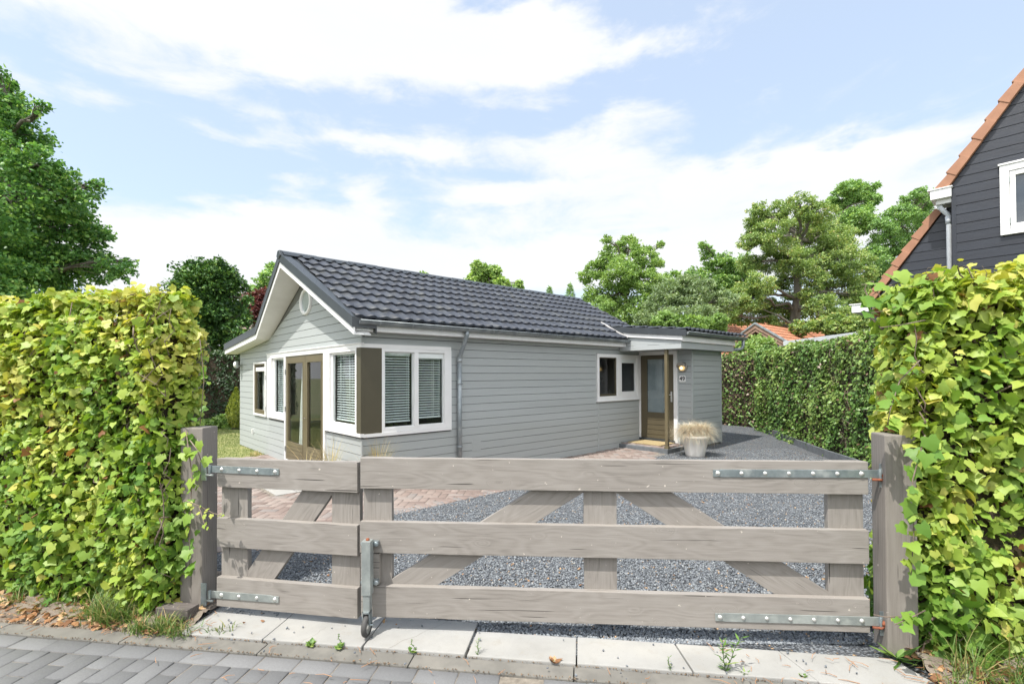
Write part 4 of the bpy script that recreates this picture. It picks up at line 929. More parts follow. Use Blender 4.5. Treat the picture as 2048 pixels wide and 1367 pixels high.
mb = MB(); mb.lathe([(.052, -.018), (.064, -.016), (.070, -.008), (.071, 0), (.070, .008), (.064, .016), (.052, .018)], 30, wc, axis='x'); mb.build('tyre', M_rubber, FK)
mb = MB(); mb.lathe([(.0, -.014), (.02, -.014), (.024, -.008), (.045, -.008), (.053, -.014), (.053, .014), (.045, .008), (.024, .008), (.02, .014), (0, .014)], 26, wc, axis='x'); mb.build('wheel_rim', M_bolt, FK)
# posts
def gatepost(loc, rz, label, w_=.172, h=1.37):
    E_ = empty('gate_post', loc, rz, label, 'gate post', 'posts of the gate')
    mb = MB(); n = 10; vs = []
    for i in range(n+1):
        x = -h/2-.15+(h+.15)*i/n
        vs += [(x, 0, 0), (x, w_, 0), (x, w_, w_), (x, 0, w_)]
    fs = [(0, 3, 2, 1), tuple(4*n+k for k in (0, 1, 2, 3))]
    for i in range(n):
        for k in range(4): fs.append((4*i+k, 4*i+(k+1) % 4, 4*(i+1)+(k+1) % 4, 4*(i+1)+k))
    mb.add(vs, fs); o = mb.build('post', M_post, E_, bevel=.009)
    return E_, o
E1, p1 = gatepost((2.3285, 3.066, 0), math.radians(-12), 'thick taupe post at the hinge side of the wide gate beside the right ivy')
p1.rotation_euler = (0, -PI/2, 0); p1.location = (.172, 0, 1.37/2)
E2, p2 = gatepost((-2.303, 3.643, 0), math.radians(-4), 'thick taupe post carrying the narrow gate, half covered by ivy leaves', h=1.374)
p2.rotation_euler = (0, -PI/2, 0); p2.location = (0, 0, 1.374/2)
for E_ in (E1, E2): E_['group'] = 'posts of the gate'; del E_['group']
# old timber block at the foot of the left post
TB = plank(None, 'timber_block', (-.13, 0), (.13, 0), .085, .105, 0, M_postd, seed=9)
TB.rotation_euler = (0, 0, math.radians(-9)); TB.location = (-2.44, 3.515, .055); tag(TB, 'short dark weathered timber offcut lying at the foot of the left gate post', 'timber block')

# ================================================================== leaves
def lobed_leaf():
    out_ = [(0, 0), (.20, -.13), (.42, -.08), (.43, .14), (.56, .38), (.38, .47), (.27, .66), (0, .98), (-.27, .66), (-.38, .47), (-.56, .38), (-.43, .14), (-.42, -.08), (-.20, -.13)]
    V = [(0, .30, .0)]+[(x, y, .16*abs(x)-.34*x*x-.26*(y-.3)**2-.02) for x, y in out_]
    F = [(0, i, i+1) for i in range(1, len(out_))]+[(0, len(out_), 1)]
    return np.array(V, float), np.array(F)
IVY = lobed_leaf()
SMALL = (np.array([(0, 0, 0), (.36, .25, -.05), (.30, .62, -.07), (0, 1, -.04), (-.30, .62, -.07), (-.36, .25, -.05), (0, .45, .05)], float), np.array([(6, 0, 1), (6, 1, 2), (6, 2, 3), (6, 3, 4), (6, 4, 5), (6, 5, 0)]))
QUAD = (np.array([(0, 0, 0), (.34, .5, -.06), (0, 1, 0), (-.34, .5, -.06)], float), np.array([(0, 1, 2), (0, 2, 3)]))
NEEDLE = (np.array([(0, 0, 0), (.13, .4, .0), (0, 1, 0), (-.13, .4, .0)], float), np.array([(0, 1, 2), (0, 2, 3)]))
def unit(a): return a/np.maximum(np.linalg.norm(a, axis=-1, keepdims=True), 1e-9)
def scatter(name, tmpl, P, Nn, Tip, size, tint, mat, parent=None, rs=None, warp=.0):
    TV, TF = tmpl; n = len(P); z = unit(Nn); y = Tip-(Tip*z).sum(1, keepdims=True)*z; y = unit(y); x = np.cross(y, z)
    tv = np.repeat(TV[None], n, 0)
    if warp and rs is not None:
        tv = tv*(1+rs.uniform(-warp, warp, (n, len(TV), 1))); tv[:, :, 2] += rs.uniform(-warp, warp, (n, 1))*.7*tv[:, :, 0]**2*3+rs.normal(0, warp*.35, (n, 1))*(tv[:, :, 1]-.3)**2*2
    V = (tv[:, :, 0:1]*x[:, None]+tv[:, :, 1:2]*y[:, None]+tv[:, :, 2:3]*z[:, None])*size[:, None, None]+P[:, None]
    F = (TF[None]+len(TV)*np.arange(n)[:, None, None]).reshape(-1, 3)
    return fastmesh(name, V.reshape(-1, 3), F, mat, parent=parent, attrs={'tint': np.repeat(tint, len(TV))})
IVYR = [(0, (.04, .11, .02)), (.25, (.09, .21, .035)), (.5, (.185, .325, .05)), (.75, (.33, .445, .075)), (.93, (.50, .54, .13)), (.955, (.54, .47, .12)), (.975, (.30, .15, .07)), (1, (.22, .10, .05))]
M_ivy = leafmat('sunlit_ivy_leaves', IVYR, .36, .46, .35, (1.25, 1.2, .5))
M_ivy2 = leafmat('small_ivy_leaves', [(0, (.06, .13, .035)), (.35, (.13, .245, .055)), (.65, (.215, .335, .08)), (.86, (.33, .43, .12)), (.93, (.34, .38, .12)), (.94, (.16, .10, .06)), (1, (.22, .15, .10))], .22, .38, .5)
M_dkhedge = leafmat('dark_hedge_leaves', [(0, (.012, .035, .010)), (.5, (.028, .068, .016)), (1, (.09, .16, .03))], .2, .45)

def hedge(name, path, thick, height, label, mat, tmpl, size, dens, seed, tintf=None, stems=60, closed_ends=(True, True), base=0.0, bulge=.05, nrmup=.55, jitter=.55, stem_r=.004, wild=0.0, hfun=None, sides=(1, 1), cat='hedge', depth=.14):
    """path: world xy polyline along the middle; leaves over both faces, top and ends"""
    rs = np.random.RandomState(seed); E_ = empty(name, (path[0][0], path[0][1], 0), 0, label, cat); org = np.array([path[0][0], path[0][1], 0.0])
    P = []; Nn = []
    pts = [np.array(p, float) for p in path]; segs = []
    for a, b in zip(pts[:-1], pts[1:]):
        d = b-a; Ln = np.linalg.norm(d); segs.append((a, d/Ln, Ln))
    def bul(s, z): return bulge*(np.sin(s*3.1+seed)+np.sin(s*7.3+z*2.1)+np.sin(z*5.2+seed*2))/2
    htop = (hfun or (lambda s: np.zeros_like(s)))
    S0 = 0
    core = MB()
    for a, d, Ln in segs:
        nrm_ = np.array([d[1], -d[0]])
        for side in (1, -1):
            dn = dens*(sides[0] if side > 0 else sides[1]); n = int(Ln*height*dn)
            s = rs.uniform(0, Ln, n); z = base+rs.uniform(0, 1, n)**.95*(height-base+htop(S0+s)); off = thick/2+bul(S0+s, z)-rs.rand(n)**1.6*depth+np.minimum(rs.exponential(.018, n), .07)*wild
            off -= np.clip((z-(height-.22))/.22, 0, 1)**2*.09
            xy = a+d*s[:, None]+nrm_*side*off[:, None]; P.append(np.column_stack([xy, z])); Nn.append(np.column_stack([np.tile(nrm_*side, (n, 1)), np.full(n, nrmup)]))
        n = int(Ln*thick*dens*1.5); s = rs.uniform(0, Ln, n); t = rs.uniform(-.5, .5, n)*thick; z = height+htop(S0+s)+bul(S0+s, t*3)*.9+rs.normal(0, .02, n)+np.minimum(rs.exponential(.03, n), .09)*(.3+wild*.8)-((t/thick*2)**2)*.06
        xy = a+d*s[:, None]+nrm_*t[:, None]; P.append(np.column_stack([xy, z])); Nn.append(np.column_stack([nrm_[None]*(t/thick)[:, None]*1.2, np.full(n, 1.1)]))
        # core box
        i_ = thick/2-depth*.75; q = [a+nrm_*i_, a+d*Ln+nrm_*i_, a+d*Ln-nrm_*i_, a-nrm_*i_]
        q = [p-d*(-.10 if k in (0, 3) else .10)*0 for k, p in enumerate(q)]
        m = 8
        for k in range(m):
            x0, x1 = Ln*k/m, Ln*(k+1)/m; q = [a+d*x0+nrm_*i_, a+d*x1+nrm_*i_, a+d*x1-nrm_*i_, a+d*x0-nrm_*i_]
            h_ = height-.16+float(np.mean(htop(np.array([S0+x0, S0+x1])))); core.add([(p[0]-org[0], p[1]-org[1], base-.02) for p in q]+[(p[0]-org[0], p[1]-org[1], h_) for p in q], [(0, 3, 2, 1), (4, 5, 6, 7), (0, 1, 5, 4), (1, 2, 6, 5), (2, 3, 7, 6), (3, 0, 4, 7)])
        S0 += Ln
    for k, (p, d) in enumerate(((pts[0], -segs[0][1]), (pts[-1], segs[-1][1]))):
        if not closed_ends[k]: continue
        n = int(thick*height*dens*1.2); t = rs.uniform(-.5, .5, n)*thick; z = base+rs.rand(n)*(height-base); nn = np.array([d[1], -d[0]])
        xy = p+nn*t[:, None]+d*(bul(t, z)+.10*(1-(2*t/thick)**2)-rs.rand(n)[:]**1.6*depth-np.clip((z-(height-.3))/.3, 0, 1)**2*.1)[:, None]
        P.append(np.column_stack([xy, z])); Nn.append(np.column_stack([np.tile(d, (n, 1)), np.full(n, nrmup)]))
    P = np.vstack(P); Nn = unit(np.vstack(Nn)); n = len(P)
    Nn = unit(Nn+rs.normal(0, jitter, (n, 3))); Tip = np.array([0, 0, -1.0])+rs.normal(0, .75, (n, 3))
    tv = np.clip(rs.beta(2.2, 2.0, n)*.95, 0, .95); 
    if tintf: tv = tintf(P, tv, rs)
    sz = size*(.45+1.0*rs.rand(n)**1.3)
    scatter('foliage', tmpl, P-org, Nn, Tip, sz, tv, mat, parent=E_, rs=rs, warp=.14 if tmpl is IVY else .05)
    core.build('inner_thicket', M_thatch, E_)
    if stems:
        mb = MB()
        for _ in range(stems):
            a, d, Ln = segs[rs.randint(len(segs))]; nrm_ = np.array([d[1], -d[0]]); side = 1 if rs.rand() < .8 else -1
            if sides[0] < sides[1]: side = -side
            s = rs.uniform(0, Ln); z = rs.uniform(base+.1, height); pt = []; ang = rs.uniform(0, 6.28); k = rs.randint(4, 9); st = rs.uniform(.04, .10)*(1+size*6)
            for j in range(k):
                off = thick/2+bul(s, z)-rs.uniform(.0, .09); q = a+d*np.clip(s, -.05, Ln+.12)+nrm_*side*off; pt.append((q[0]-org[0], q[1]-org[1], min(z, height+.03)))
                ang += rs.normal(0, .5); s += math.cos(ang)*st; z += math.sin(ang)*st+.01
            r = stem_r*rs.uniform(.5, 1.7); mb.tube(pt, [r*(1-.6*j/(k-1)) for j in range(k)], 5, cap=False)
        tag(mb.build('stems', M_stem, E_), kind='stuff')
    return E_
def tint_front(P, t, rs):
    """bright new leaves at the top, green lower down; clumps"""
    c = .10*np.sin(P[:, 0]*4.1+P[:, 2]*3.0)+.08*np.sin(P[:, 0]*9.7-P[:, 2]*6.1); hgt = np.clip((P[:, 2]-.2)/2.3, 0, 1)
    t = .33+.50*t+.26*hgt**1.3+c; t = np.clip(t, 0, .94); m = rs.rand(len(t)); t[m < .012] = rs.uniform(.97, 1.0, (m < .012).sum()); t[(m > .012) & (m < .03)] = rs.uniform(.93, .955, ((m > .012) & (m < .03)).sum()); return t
a = s2w(-7.2, .47); b = s2w(-3.1, .45); c_ = s2w(-2.63, .32)
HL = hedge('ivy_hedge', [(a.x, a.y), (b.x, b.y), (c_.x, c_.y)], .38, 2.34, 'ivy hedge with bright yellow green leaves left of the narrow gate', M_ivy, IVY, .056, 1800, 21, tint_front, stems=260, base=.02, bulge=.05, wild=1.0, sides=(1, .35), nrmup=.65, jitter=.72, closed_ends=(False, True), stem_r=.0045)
a = s2w(2.53, .60); b = s2w(7.6, .60)
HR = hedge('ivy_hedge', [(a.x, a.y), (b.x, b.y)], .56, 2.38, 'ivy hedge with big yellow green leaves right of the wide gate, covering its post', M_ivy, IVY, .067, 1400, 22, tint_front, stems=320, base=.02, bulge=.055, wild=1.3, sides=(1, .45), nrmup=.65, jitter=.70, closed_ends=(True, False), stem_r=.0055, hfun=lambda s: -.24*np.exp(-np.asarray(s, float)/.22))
# tendrils reaching out of the two hedges
def tendril(HE, pts, leaves, seed, size=.07, r=.004, tint=(.5, .9)):
    rs = np.random.RandomState(seed); org = np.array(HE.location); pts = [np.array(p, float) for p in pts]
    mb = MB(); mb.tube([tuple(p-org) for p in pts], [r*(1-.5*i/len(pts)) for i in range(len(pts))], 6); mb.build('tendril', M_stem, HE)
    P = []
    for k in range(leaves):
        t = (k+.5)/leaves*(len(pts)-1); i = int(t); P.append(pts[i]+(pts[min(i+1, len(pts)-1)]-pts[i])*(t-i)+rs.normal(0, size*.28, 3))
    P = np.array(P); n = len(P); Nn = unit(np.array([-.1, -.75, .65])+rs.normal(0, .35, (n, 3))); scatter('tendril_leaves', IVY, P-org, Nn, np.array([.1, 0, -1.0])+rs.normal(0, .7, (n, 3)), size*rs.uniform(.5, 1.2, n), rs.uniform(*tint, n), M_ivy, parent=HE, rs=rs, warp=.12)
tendril(HL, [at(370, 1000, 3.50), at(400, 1012, 3.48), at(425, 1025, 3.46), at(447, 1032, 3.46)], 8, 1, .035, tint=(.7, .93))
tendril(HL, [at(398, 1012, 3.48), at(408, 1045, 3.46), at(420, 1060, 3.45)], 5, 2, .035, tint=(.7, .93))
tendril(HL, [at(380, 880, 3.50), at(395, 900, 3.47), at(402, 920, 3.46)], 5, 3, .09, tint=(.45, .7))
tendril(HL, [at(375, 660, 3.8), at(400, 680, 3.75), at(408, 760, 3.7), at(400, 850, 3.68)], 12, 4, .06, tint=(.3, .7))
tendril(HR, [at(1800, 565, 3.0), at(1765, 575, 3.0), at(1745, 590, 3.0)], 7, 5, .11, tint=(.35, .7))
tendril(HR, [at(1800, 610, 3.0), at(1765, 622, 2.98), at(1742, 625, 2.97)], 5, 6, .075, tint=(.25, .5), r=.003)
tendril(HR, [at(1850, 640, 3.0), at(1800, 650, 2.95), at(1760, 655, 2.93)], 1, 7, .05)
tendril(HR, [at(1840, 720, 2.95), at(1800, 760, 2.9), at(1780, 820, 2.88), at(1775, 850, 2.9)], 12, 8, .075, tint=(.3, .7))
tendril(HR, [at(1830, 1225, 2.9), at(1800, 1232, 2.86), at(1770, 1233, 2.84), at(1747, 1228, 2.86)], 0 or 1, 9, .03)
tendril(HR, [at(1850, 1220, 2.88), at(1820, 1235, 2.82), at(1790, 1248, 2.80)], 6, 10, .085, tint=(.35, .6))
tendril(HR, [at(1850, 870, 2.9), at(1825, 960, 2.88), at(1828, 1060, 2.87), at(1822, 1150, 2.86)], 26, 12, .085, tint=(.3, .75))
tendril(HL, [at(372, 860, 3.62), at(384, 950, 3.58), at(380, 1050, 3.57), at(378, 1150, 3.55)], 26, 13, .08, tint=(.3, .75))
# grey fence posts that carry the ivy
for (x, y, h, lab) in ((-2.53, 3.86, 2.12, 'slim grey fence post inside the left ivy hedge'), (2.82, 3.24, 2.1, 'grey fence post inside the right ivy hedge')):
    q = MB(); q.box(-.045, .045, -.045, .045, -.05, h); q.box(-.03, .03, -.03, .03, h, h+.02); o = q.build('fence_post', M_post, loc=(x, y, 0), rot=(0, 0, SY), bevel=.005); tag(o, lab, 'fence post')

def tint_back(P, t, rs):
    c = .22*np.sin(P[:, 1]*1.7+P[:, 2]*2.0)+.14*np.sin(P[:, 1]*4.3-P[:, 2]*3.1); t = np.clip(.12+t*.62+c*.6+.12*(P[:, 2]/2.5), 0, .92); m = rs.rand(len(t)); br = m < .045; t[br] = rs.uniform(.94, 1, br.sum()); return t
hedge('ivy_hedge', [(5.95, 3.3), (6.72, 8.7), (7.03, 10.4), (7.62, 14.6)], .66, 2.46, 'long clipped dark ivy hedge along the gravel drive', M_ivy2, SMALL, .066, 900, 23, tint_back, stems=260, base=.04, bulge=.06, wild=.4, hfun=lambda s: .05*np.sin(np.asarray(s)*2.3)+.03*np.sin(np.asarray(s)*6.1), sides=(0.05, 1), closed_ends=(False, True), nrmup=.5, stem_r=.004, jitter=.7)
hedge('ivy_hedge', [(7.9, 15.4), (6.9, 16.9), (4.0, 18.4)], .7, 2.4, 'thin browning ivy hedge behind the porch at the end of the drive', M_ivy2, SMALL, .075, 420, 24, lambda P, t, rs: np.where(rs.rand(len(t)) < .24, rs.uniform(.94, 1, len(t)), t*.85), stems=300, sides=(.2, 1), base=.05, jitter=.8)
def tint_dark(P, t, rs): return np.clip(t*.6+.35*np.clip((P[:, 2]-2.3)/.4, 0, 1)+.1*np.sin(P[:, 0]*3), 0, 1)
hedge('garden_hedge', [(-17, 17.2), (-10.5, 18.6), (-8.5, 19.0), (-2.5, 20.5)], .9, 2.68, 'tall dark garden hedge behind the lawn at the left', M_dkhedge, SMALL, .085, 420, 25, tint_dark, stems=0, sides=(1, .1), base=.0, bulge=.08, closed_ends=(False, False), jitter=.6)
# concrete edging boards along the long hedge
pl = [Vector((6.28, 8.2, 0)), Vector((6.62, 10.36, 0)), Vector((6.92, 12.0, 0)), Vector((7.30, 14.1, 0))]
k = 0; proto = None
for a, b in zip(pl[:-1], pl[1:]):
    n = 2; 
    for i in range(n):
        p = a+(b-a)*(i/n); q = a+(b-a)*((i+1)/n); d = q-p; c = (p+q)/2
        if proto is None:
            m_ = MB(); m_.box(-.5, .5, -.025, .025, -.05, .16); m_.box(-.505, -.44, -.032, .032, -.05, .163); proto = m_.build('edging_board', M_clayd, bevel=.005); o = proto
        else: o = proto.copy(); COL.objects.link(o)
        o.location = (c.x, c.y, gh(c.x, c.y)); o.rotation_euler = (0, 0, math.atan2(d.y, d.x)); o.scale = (d.length, 1, 1)
        tag(o, 'grey concrete edging board under the long ivy hedge, '+['nearest the gate', 'second from the gate', 'third from the gate', 'third from the porch end', 'second from the porch end', 'farthest from the gate'][k], 'edging', 'edging boards along the hedge'); k += 1
# ================================================================== trees
def lobes_from(px, Y, jy=1.0, seed=0):
    rnd = random.Random(seed); r_ = []
    for (x, y, r) in px:
        yy = Y+rnd.uniform(-jy, jy); p = at(x, y, yy); r_.append((p.x, p.y, p.z, r*yy/FPX))
    return r_
def tree(name, label, base, lobes, mat, nleaf, lsize, trunk_r=.2, tmpl=QUAD, seed=1, clump=.34, flat=.55, cat='tree', barkm=None, tint=(0, 1), fork=.35, group=None, droop=0.0, shell=.55):
    rs = np.random.RandomState(seed); E_ = empty(name, (base[0], base[1], -.05), 0, label, cat, group); org = np.array([base[0], base[1], -.05])
    lb = np.array(lobes); zmin = (lb[:, 2]-lb[:, 3]).min(); ctr = np.average(lb[:, :3], axis=0, weights=lb[:, 3]**2); H_ = ctr[2]
    mb = MB(); fk = np.array([base[0]*.6+ctr[0]*.4, base[1]*.6+ctr[1]*.4, max(zmin+.3, H_*fork)])
    def limb(p0, p1, r0, r1, n=6, wob=.08):
        pts = []; L_ = np.linalg.norm(p1-p0)
        for i in range(n+1):
            t = i/n; p = p0+(p1-p0)*t; p = p+(rs.normal(0, wob*L_*.35, 3) if 0 < i < n else 0)+np.array([0, 0, math.sin(t*PI)*L_*.06]); pts.append(p)
        mb.tube([tuple(p-org) for p in pts], [r0+(r1-r0)*(i/n)**.8 for i in range(n+1)], 7, cap=False); return pts
    b0 = np.array([base[0], base[1], -.1])
    tp = limb(b0, fk, trunk_r*1.15, trunk_r*.8, 6, .03)
    top = ctr+np.array([0, 0, (lb[:, 2].max()-ctr[2])*.5]); tp2 = limb(fk, top, trunk_r*.8, trunk_r*.25, 6, .06); spine = tp[2:]+tp2
    P = []; C_ = []
    A = lb[:, 3]**2; A = A/A.sum()
    for (x, y, z, r), wgt in zip(lb, A):
        c = np.array([x, y, z]); d = [np.linalg.norm(c-s) + max(0, (s[2]-c[2]))*1.5 for s in spine]; s = spine[int(np.argmin(d))]
        e = limb(s, c, trunk_r*.22+.012*r, trunk_r*.10+.006, 5, .12)
        nc = max(4, int(9*(r/ (r*clump))**1.0*1.6)); nc = int(np.clip(nc, 14, 60))
        dirs = unit(rs.normal(size=(nc, 3))); rad = (shell+(1-shell)*rs.rand(nc))*r; rad[rs.rand(nc) < .10] *= 1.18
        cc = c+dirs*rad[:, None]*np.array([1, 1, .85])
        for q in cc[:max(5, nc//3)]: limb(e[rs.randint(2, 6)], q, trunk_r*.05+.006, .004, 3, .1)
        m = int(nleaf*wgt/nc)+1
        for q in cc:
            cr = r*clump*rs.uniform(.6, 1.25); k = int(m*rs.uniform(.4, 1.5)); 
            g_ = rs.normal(size=(k, 3)); g_ = g_/np.maximum(np.linalg.norm(g_, axis=1)[:, None], .3)*(rs.rand(k, 1)**.45); P.append(q+g_*cr*np.array([1, 1, flat])+np.array([0, 0, -droop])*rs.rand(k, 1)); C_.append(np.full(k, rs.uniform(-.16, .16)))
    P = np.vstack(P); C_ = np.concatenate(C_); n = len(P)
    Nn = unit(np.array([0, 0, .75])+rs.normal(0, .75, (n, 3))); Tip = unit(P-ctr)*.6+rs.normal(0, .6, (n, 3))+np.array([0, 0, -.25])
    tv = np.clip(tint[0]+(tint[1]-tint[0])*(rs.beta(2, 2, n)+C_), 0, 1)
    mb.build('trunk', barkm or M_bark, E_)
    scatter('crown', tmpl, P-org, Nn, Tip, lsize*rs.uniform(.6, 1.35, n), tv, mat, parent=E_, rs=rs, warp=.08)
    return E_
M_maple = leafmat('maple_leaves', [(0, (0.060, 0.152, 0.046)), (.4, (0.112, 0.260, 0.072)), (.75, (0.222, 0.412, 0.106)), (1, (0.428, 0.592, 0.168))], .34, .45)
M_oak = leafmat('oak_leaves', [(0, (0.117, 0.192, 0.068)), (.4, (0.224, 0.338, 0.110)), (.75, (0.359, 0.474, 0.161)), (.93, (0.526, 0.588, 0.205)), (1, (0.584, 0.498, 0.229))], .32, .5)
M_dkoak = leafmat('deep_green_leaves', [(0, (0.125, 0.234, 0.087)), (.5, (0.250, 0.421, 0.140)), (1, (0.499, 0.655, 0.210))], .3, .5)
M_light = leafmat('light_green_leaves', [(0, (0.147, 0.252, 0.081)), (.5, (0.274, 0.420, 0.129)), (1, (0.567, 0.692, 0.282))], .36, .5)
M_silver = leafmat('willow_leaves', [(0, (0.147, 0.223, 0.111)), (.5, (0.264, 0.363, 0.185)), (1, (0.546, 0.627, 0.407))], .34, .5)
M_yew = leafmat('yew_needles', [(0, (0.028, 0.079, 0.024)), (.5, (0.062, 0.152, 0.035)), (.85, (0.158, 0.292, 0.057)), (1, (0.292, 0.425, 0.100))], .15, .5)
M_plum = leafmat('plum_leaves', [(0, (0.078, 0.026, 0.029)), (.6, (0.156, 0.046, 0.046)), (1, (0.260, 0.104, 0.078))], .25, .5)
M_lime = leafmat('golden_conifer', [(0, (.10, .15, .02)), (1, (.32, .36, .05))], .25, .5)

tree('maple_tree', 'large leafy green tree rising above the left ivy hedge', (-14.6, 13.6), lobes_from([(-70, 190, 90), (-20, 215, 60), (15, 250, 60), (-60, 300, 110), (40, 290, 60), (75, 330, 45), (-20, 380, 120), (60, 380, 75), (120, 350, 32), (120, 400, 55), (160, 385, 32), (195, 372, 18), (60, 460, 95), (145, 450, 50), (185, 470, 30), (-40, 500, 130), (120, 520, 80), (180, 530, 50), (225, 535, 34), (258, 528, 16), (60, 570, 100), (-60, 610, 130), (212, 468, 16), (20, 180, 22), (-5, 150, 22), (85, 215, 16)], 13.6, 1.5, 3), M_maple, 72000, .095, .24, SMALL, 5, clump=.30, flat=.6, shell=.40)
tree('yew_tree', 'dark rounded evergreen tree behind the garden hedge, left of the bungalow', (-12.4, 20.4), lobes_from([(415, 565, 52), (375, 575, 34), (455, 565, 34), (395, 545, 30), (440, 545, 28), (410, 620, 62), (455, 640, 45), (372, 640, 45), (425, 690, 60), (478, 665, 30), (350, 600, 16), (490, 640, 14), (495, 600, 10)], 20.2, .8, 4), M_yew, 42000, .13, .22, QUAD, 6, clump=.40, flat=.7, shell=.5)
tree('ash_tree', 'small green tree top showing between the dark evergreen and the roof verge', (-15.6, 30), lobes_from([(540, 560, 24), (528, 585, 24), (548, 540, 14), (545, 610, 30)], 30, 1, 5), M_dkoak, 9000, .18, .16, QUAD, 7)
tree('plum_tree', 'dark red leaved tree beside the brown tiled roof', (-14.3, 27), lobes_from([(505, 605, 22), (525, 598, 22), (488, 612, 12), (515, 625, 24)], 27, .6, 6), M_plum, 8000, .15, .12, QUAD, 8)
tree('poplar_tree', 'light green tree top showing above the bungalow ridge', (-1.6, 34), lobes_from([(960, 545, 20), (945, 560, 16), (985, 555, 24), (1005, 570, 18), (1035, 570, 10), (975, 590, 30), (955, 530, 10), (990, 540, 10)], 34, .8, 7), M_light, 12000, .2, .18, QUAD, 9)
tree('hazel_tree', 'tiny tuft of foliage peeping over the middle of the ridge', (-6.0, 33), lobes_from([(848, 556, 12), (855, 570, 16)], 33, .4, 8), M_light, 2500, .2, .12, QUAD, 10)
def conifer(px, py, Y, h, r, label, seed):
    p = at(px, py, Y); rs = np.random.RandomState(seed); E_ = empty('spruce_tree', (p.x, Y, 0), 0, label, 'tree', None); P = []
    mb = MB(); mb.tube([(0, 0, 0), (0, 0, p.z)], [.12, .01], 6); mb.build('trunk', M_bark, E_)
    n = 5000; t = rs.rand(n)**.7*h; a = (rs.randint(0, 7, n)+rs.normal(0, .12, n))*.9+np.floor(t*3)*.7; rr = r*(t/h)*rs.rand(n)**.6; P = np.column_stack([rr*np.cos(a), rr*np.sin(a), p.z-t-.25*rr])
    scatter('crown', NEEDLE, P, unit(rs.normal(0, .5, (n, 3))+[0, 0, 1]), np.column_stack([np.cos(a), np.sin(a), np.full(n, -.2)])+rs.normal(0, .3, (n, 3)), .2*rs.uniform(.6, 1.2, n), rs.rand(n)*.8, M_dkoak, parent=E_)
conifer(1099, 572, 36, 3.2, 1.3, 'spruce tip showing above the ridge of the bungalow', 31); conifer(1140, 566, 34, 3.5, 1.4, 'spruce tip nearest the birch at the far end of the ridge', 32)
tree('birch_tree', 'upright green tree standing behind the far end of the bungalow roof', (6.0, 27), lobes_from([(1255, 495, 24), (1225, 510, 26), (1285, 515, 28), (1315, 525, 14), (1240, 545, 36), (1195, 540, 26), (1172, 555, 16), (1290, 560, 34), (1235, 590, 40), (1190, 590, 24), (1285, 610, 34), (1240, 640, 40), (1300, 650, 40), (1330, 570, 22), (1320, 610, 34), (1205, 620, 30), (1320, 490, 8), (1215, 480, 10), (1262, 478, 10)], 26.5, 1.2, 9), M_light, 52000, .12, .2, QUAD, 11, clump=.38, shell=.5, tint=(0, .85))
tree('willow_tree', 'pale silvery green bushy tree in front of the oak', (8.6, 23.5), lobes_from([(1345, 585, 34), (1390, 575, 34), (1320, 620, 36), (1375, 625, 44), (1420, 615, 34), (1290, 645, 26), (1345, 655, 34), (1400, 655, 36), (1450, 600, 24), (1365, 560, 16)], 23.2, 1, 10), M_silver, 44000, .095, .16, QUAD, 12, clump=.4, tint=(0, .9))
tree('elder_tree', 'thin crowned green tree with a tall side sprig between the pale bush and the oak', (11.3, 31), lobes_from([(1414, 500, 14), (1420, 520, 18), (1440, 535, 26), (1475, 540, 26), (1445, 570, 34), (1400, 555, 24), (1405, 490, 8), (1490, 570, 34), (1470, 610, 40), (1380, 570, 26), (1345, 560, 22), (1450, 520, 20), (1490, 530, 26), (1430, 600, 34)], 30.5, .9, 11), M_dkoak, 34000, .13, .15, QUAD, 13, shell=.45)
tree('oak_tree', 'broad olive green oak with a pale grey trunk behind the small timber gable', (15.6, 27.4), lobes_from([(1520, 425, 22), (1515, 450, 28), (1555, 425, 28), (1600, 410, 26), (1640, 425, 30), (1500, 480, 22), (1545, 470, 40), (1600, 460, 44), (1650, 470, 38), (1690, 480, 34), (1500, 530, 22), (1545, 520, 34), (1600, 520, 40), (1650, 510, 44), (1700, 520, 38), (1730, 545, 22), (1520, 570, 34), (1570, 560, 24), (1630, 560, 24), (1680, 570, 44), (1715, 590, 30), (1480, 590, 30), (1530, 610, 30), (1640, 615, 34), (1690, 630, 36), (1720, 640, 26), (1480, 635, 26), (1500, 600, 30), (1560, 625, 34), (1590, 610, 34), (1460, 620, 24), (1535, 650, 24), (1610, 590, 16)], 27, 1.6, 12), M_oak, 150000, .10, .40, QUAD, 14, clump=.40, flat=.55, shell=.5, barkm=pmat('pale_bark', (.23, .21, .18), (.11, .10, .085), 5, .9, bump=.8, stretch=(1, 1, .3)), fork=.42)
tree('poplar_tree', 'tall green tree rising above the oak top', (20.3, 33), lobes_from([(1700, 375, 20), (1725, 385, 22), (1680, 400, 22), (1705, 410, 32), (1745, 400, 14), (1755, 370, 6), (1720, 440, 34)], 33, 1, 13), M_dkoak, 26000, .14, .22, QUAD, 15, clump=.42, tint=(.1, .9))
tree('beech_tree', 'green tree behind the neighbouring tiled roof slope', (24.6, 33), lobes_from([(1840, 390, 18), (1860, 400, 18), (1820, 405, 20), (1850, 430, 26), (1800, 430, 26), (1765, 455, 26), (1830, 460, 40), (1780, 485, 36), (1840, 510, 40), (1790, 530, 40), (1750, 520, 30), (1760, 570, 40), (1810, 580, 40), (1870, 384, 8), (1735, 600, 34), (1780, 620, 40)], 32, 1.4, 14), M_dkoak, 64000, .13, .26, QUAD, 16, clump=.42, tint=(0, .8))
tree('laurel_bush', 'pale green pointed leaved bush between the porch and the flat roofed garage', (8.75, 17.6), lobes_from([(1510, 690, 20), (1490, 695, 16), (1535, 690, 16), (1500, 715, 30), (1530, 715, 26)], 17.6, .3, 15), M_light, 7000, .10, .05, QUAD, 17, cat='bush', flat=1.0)
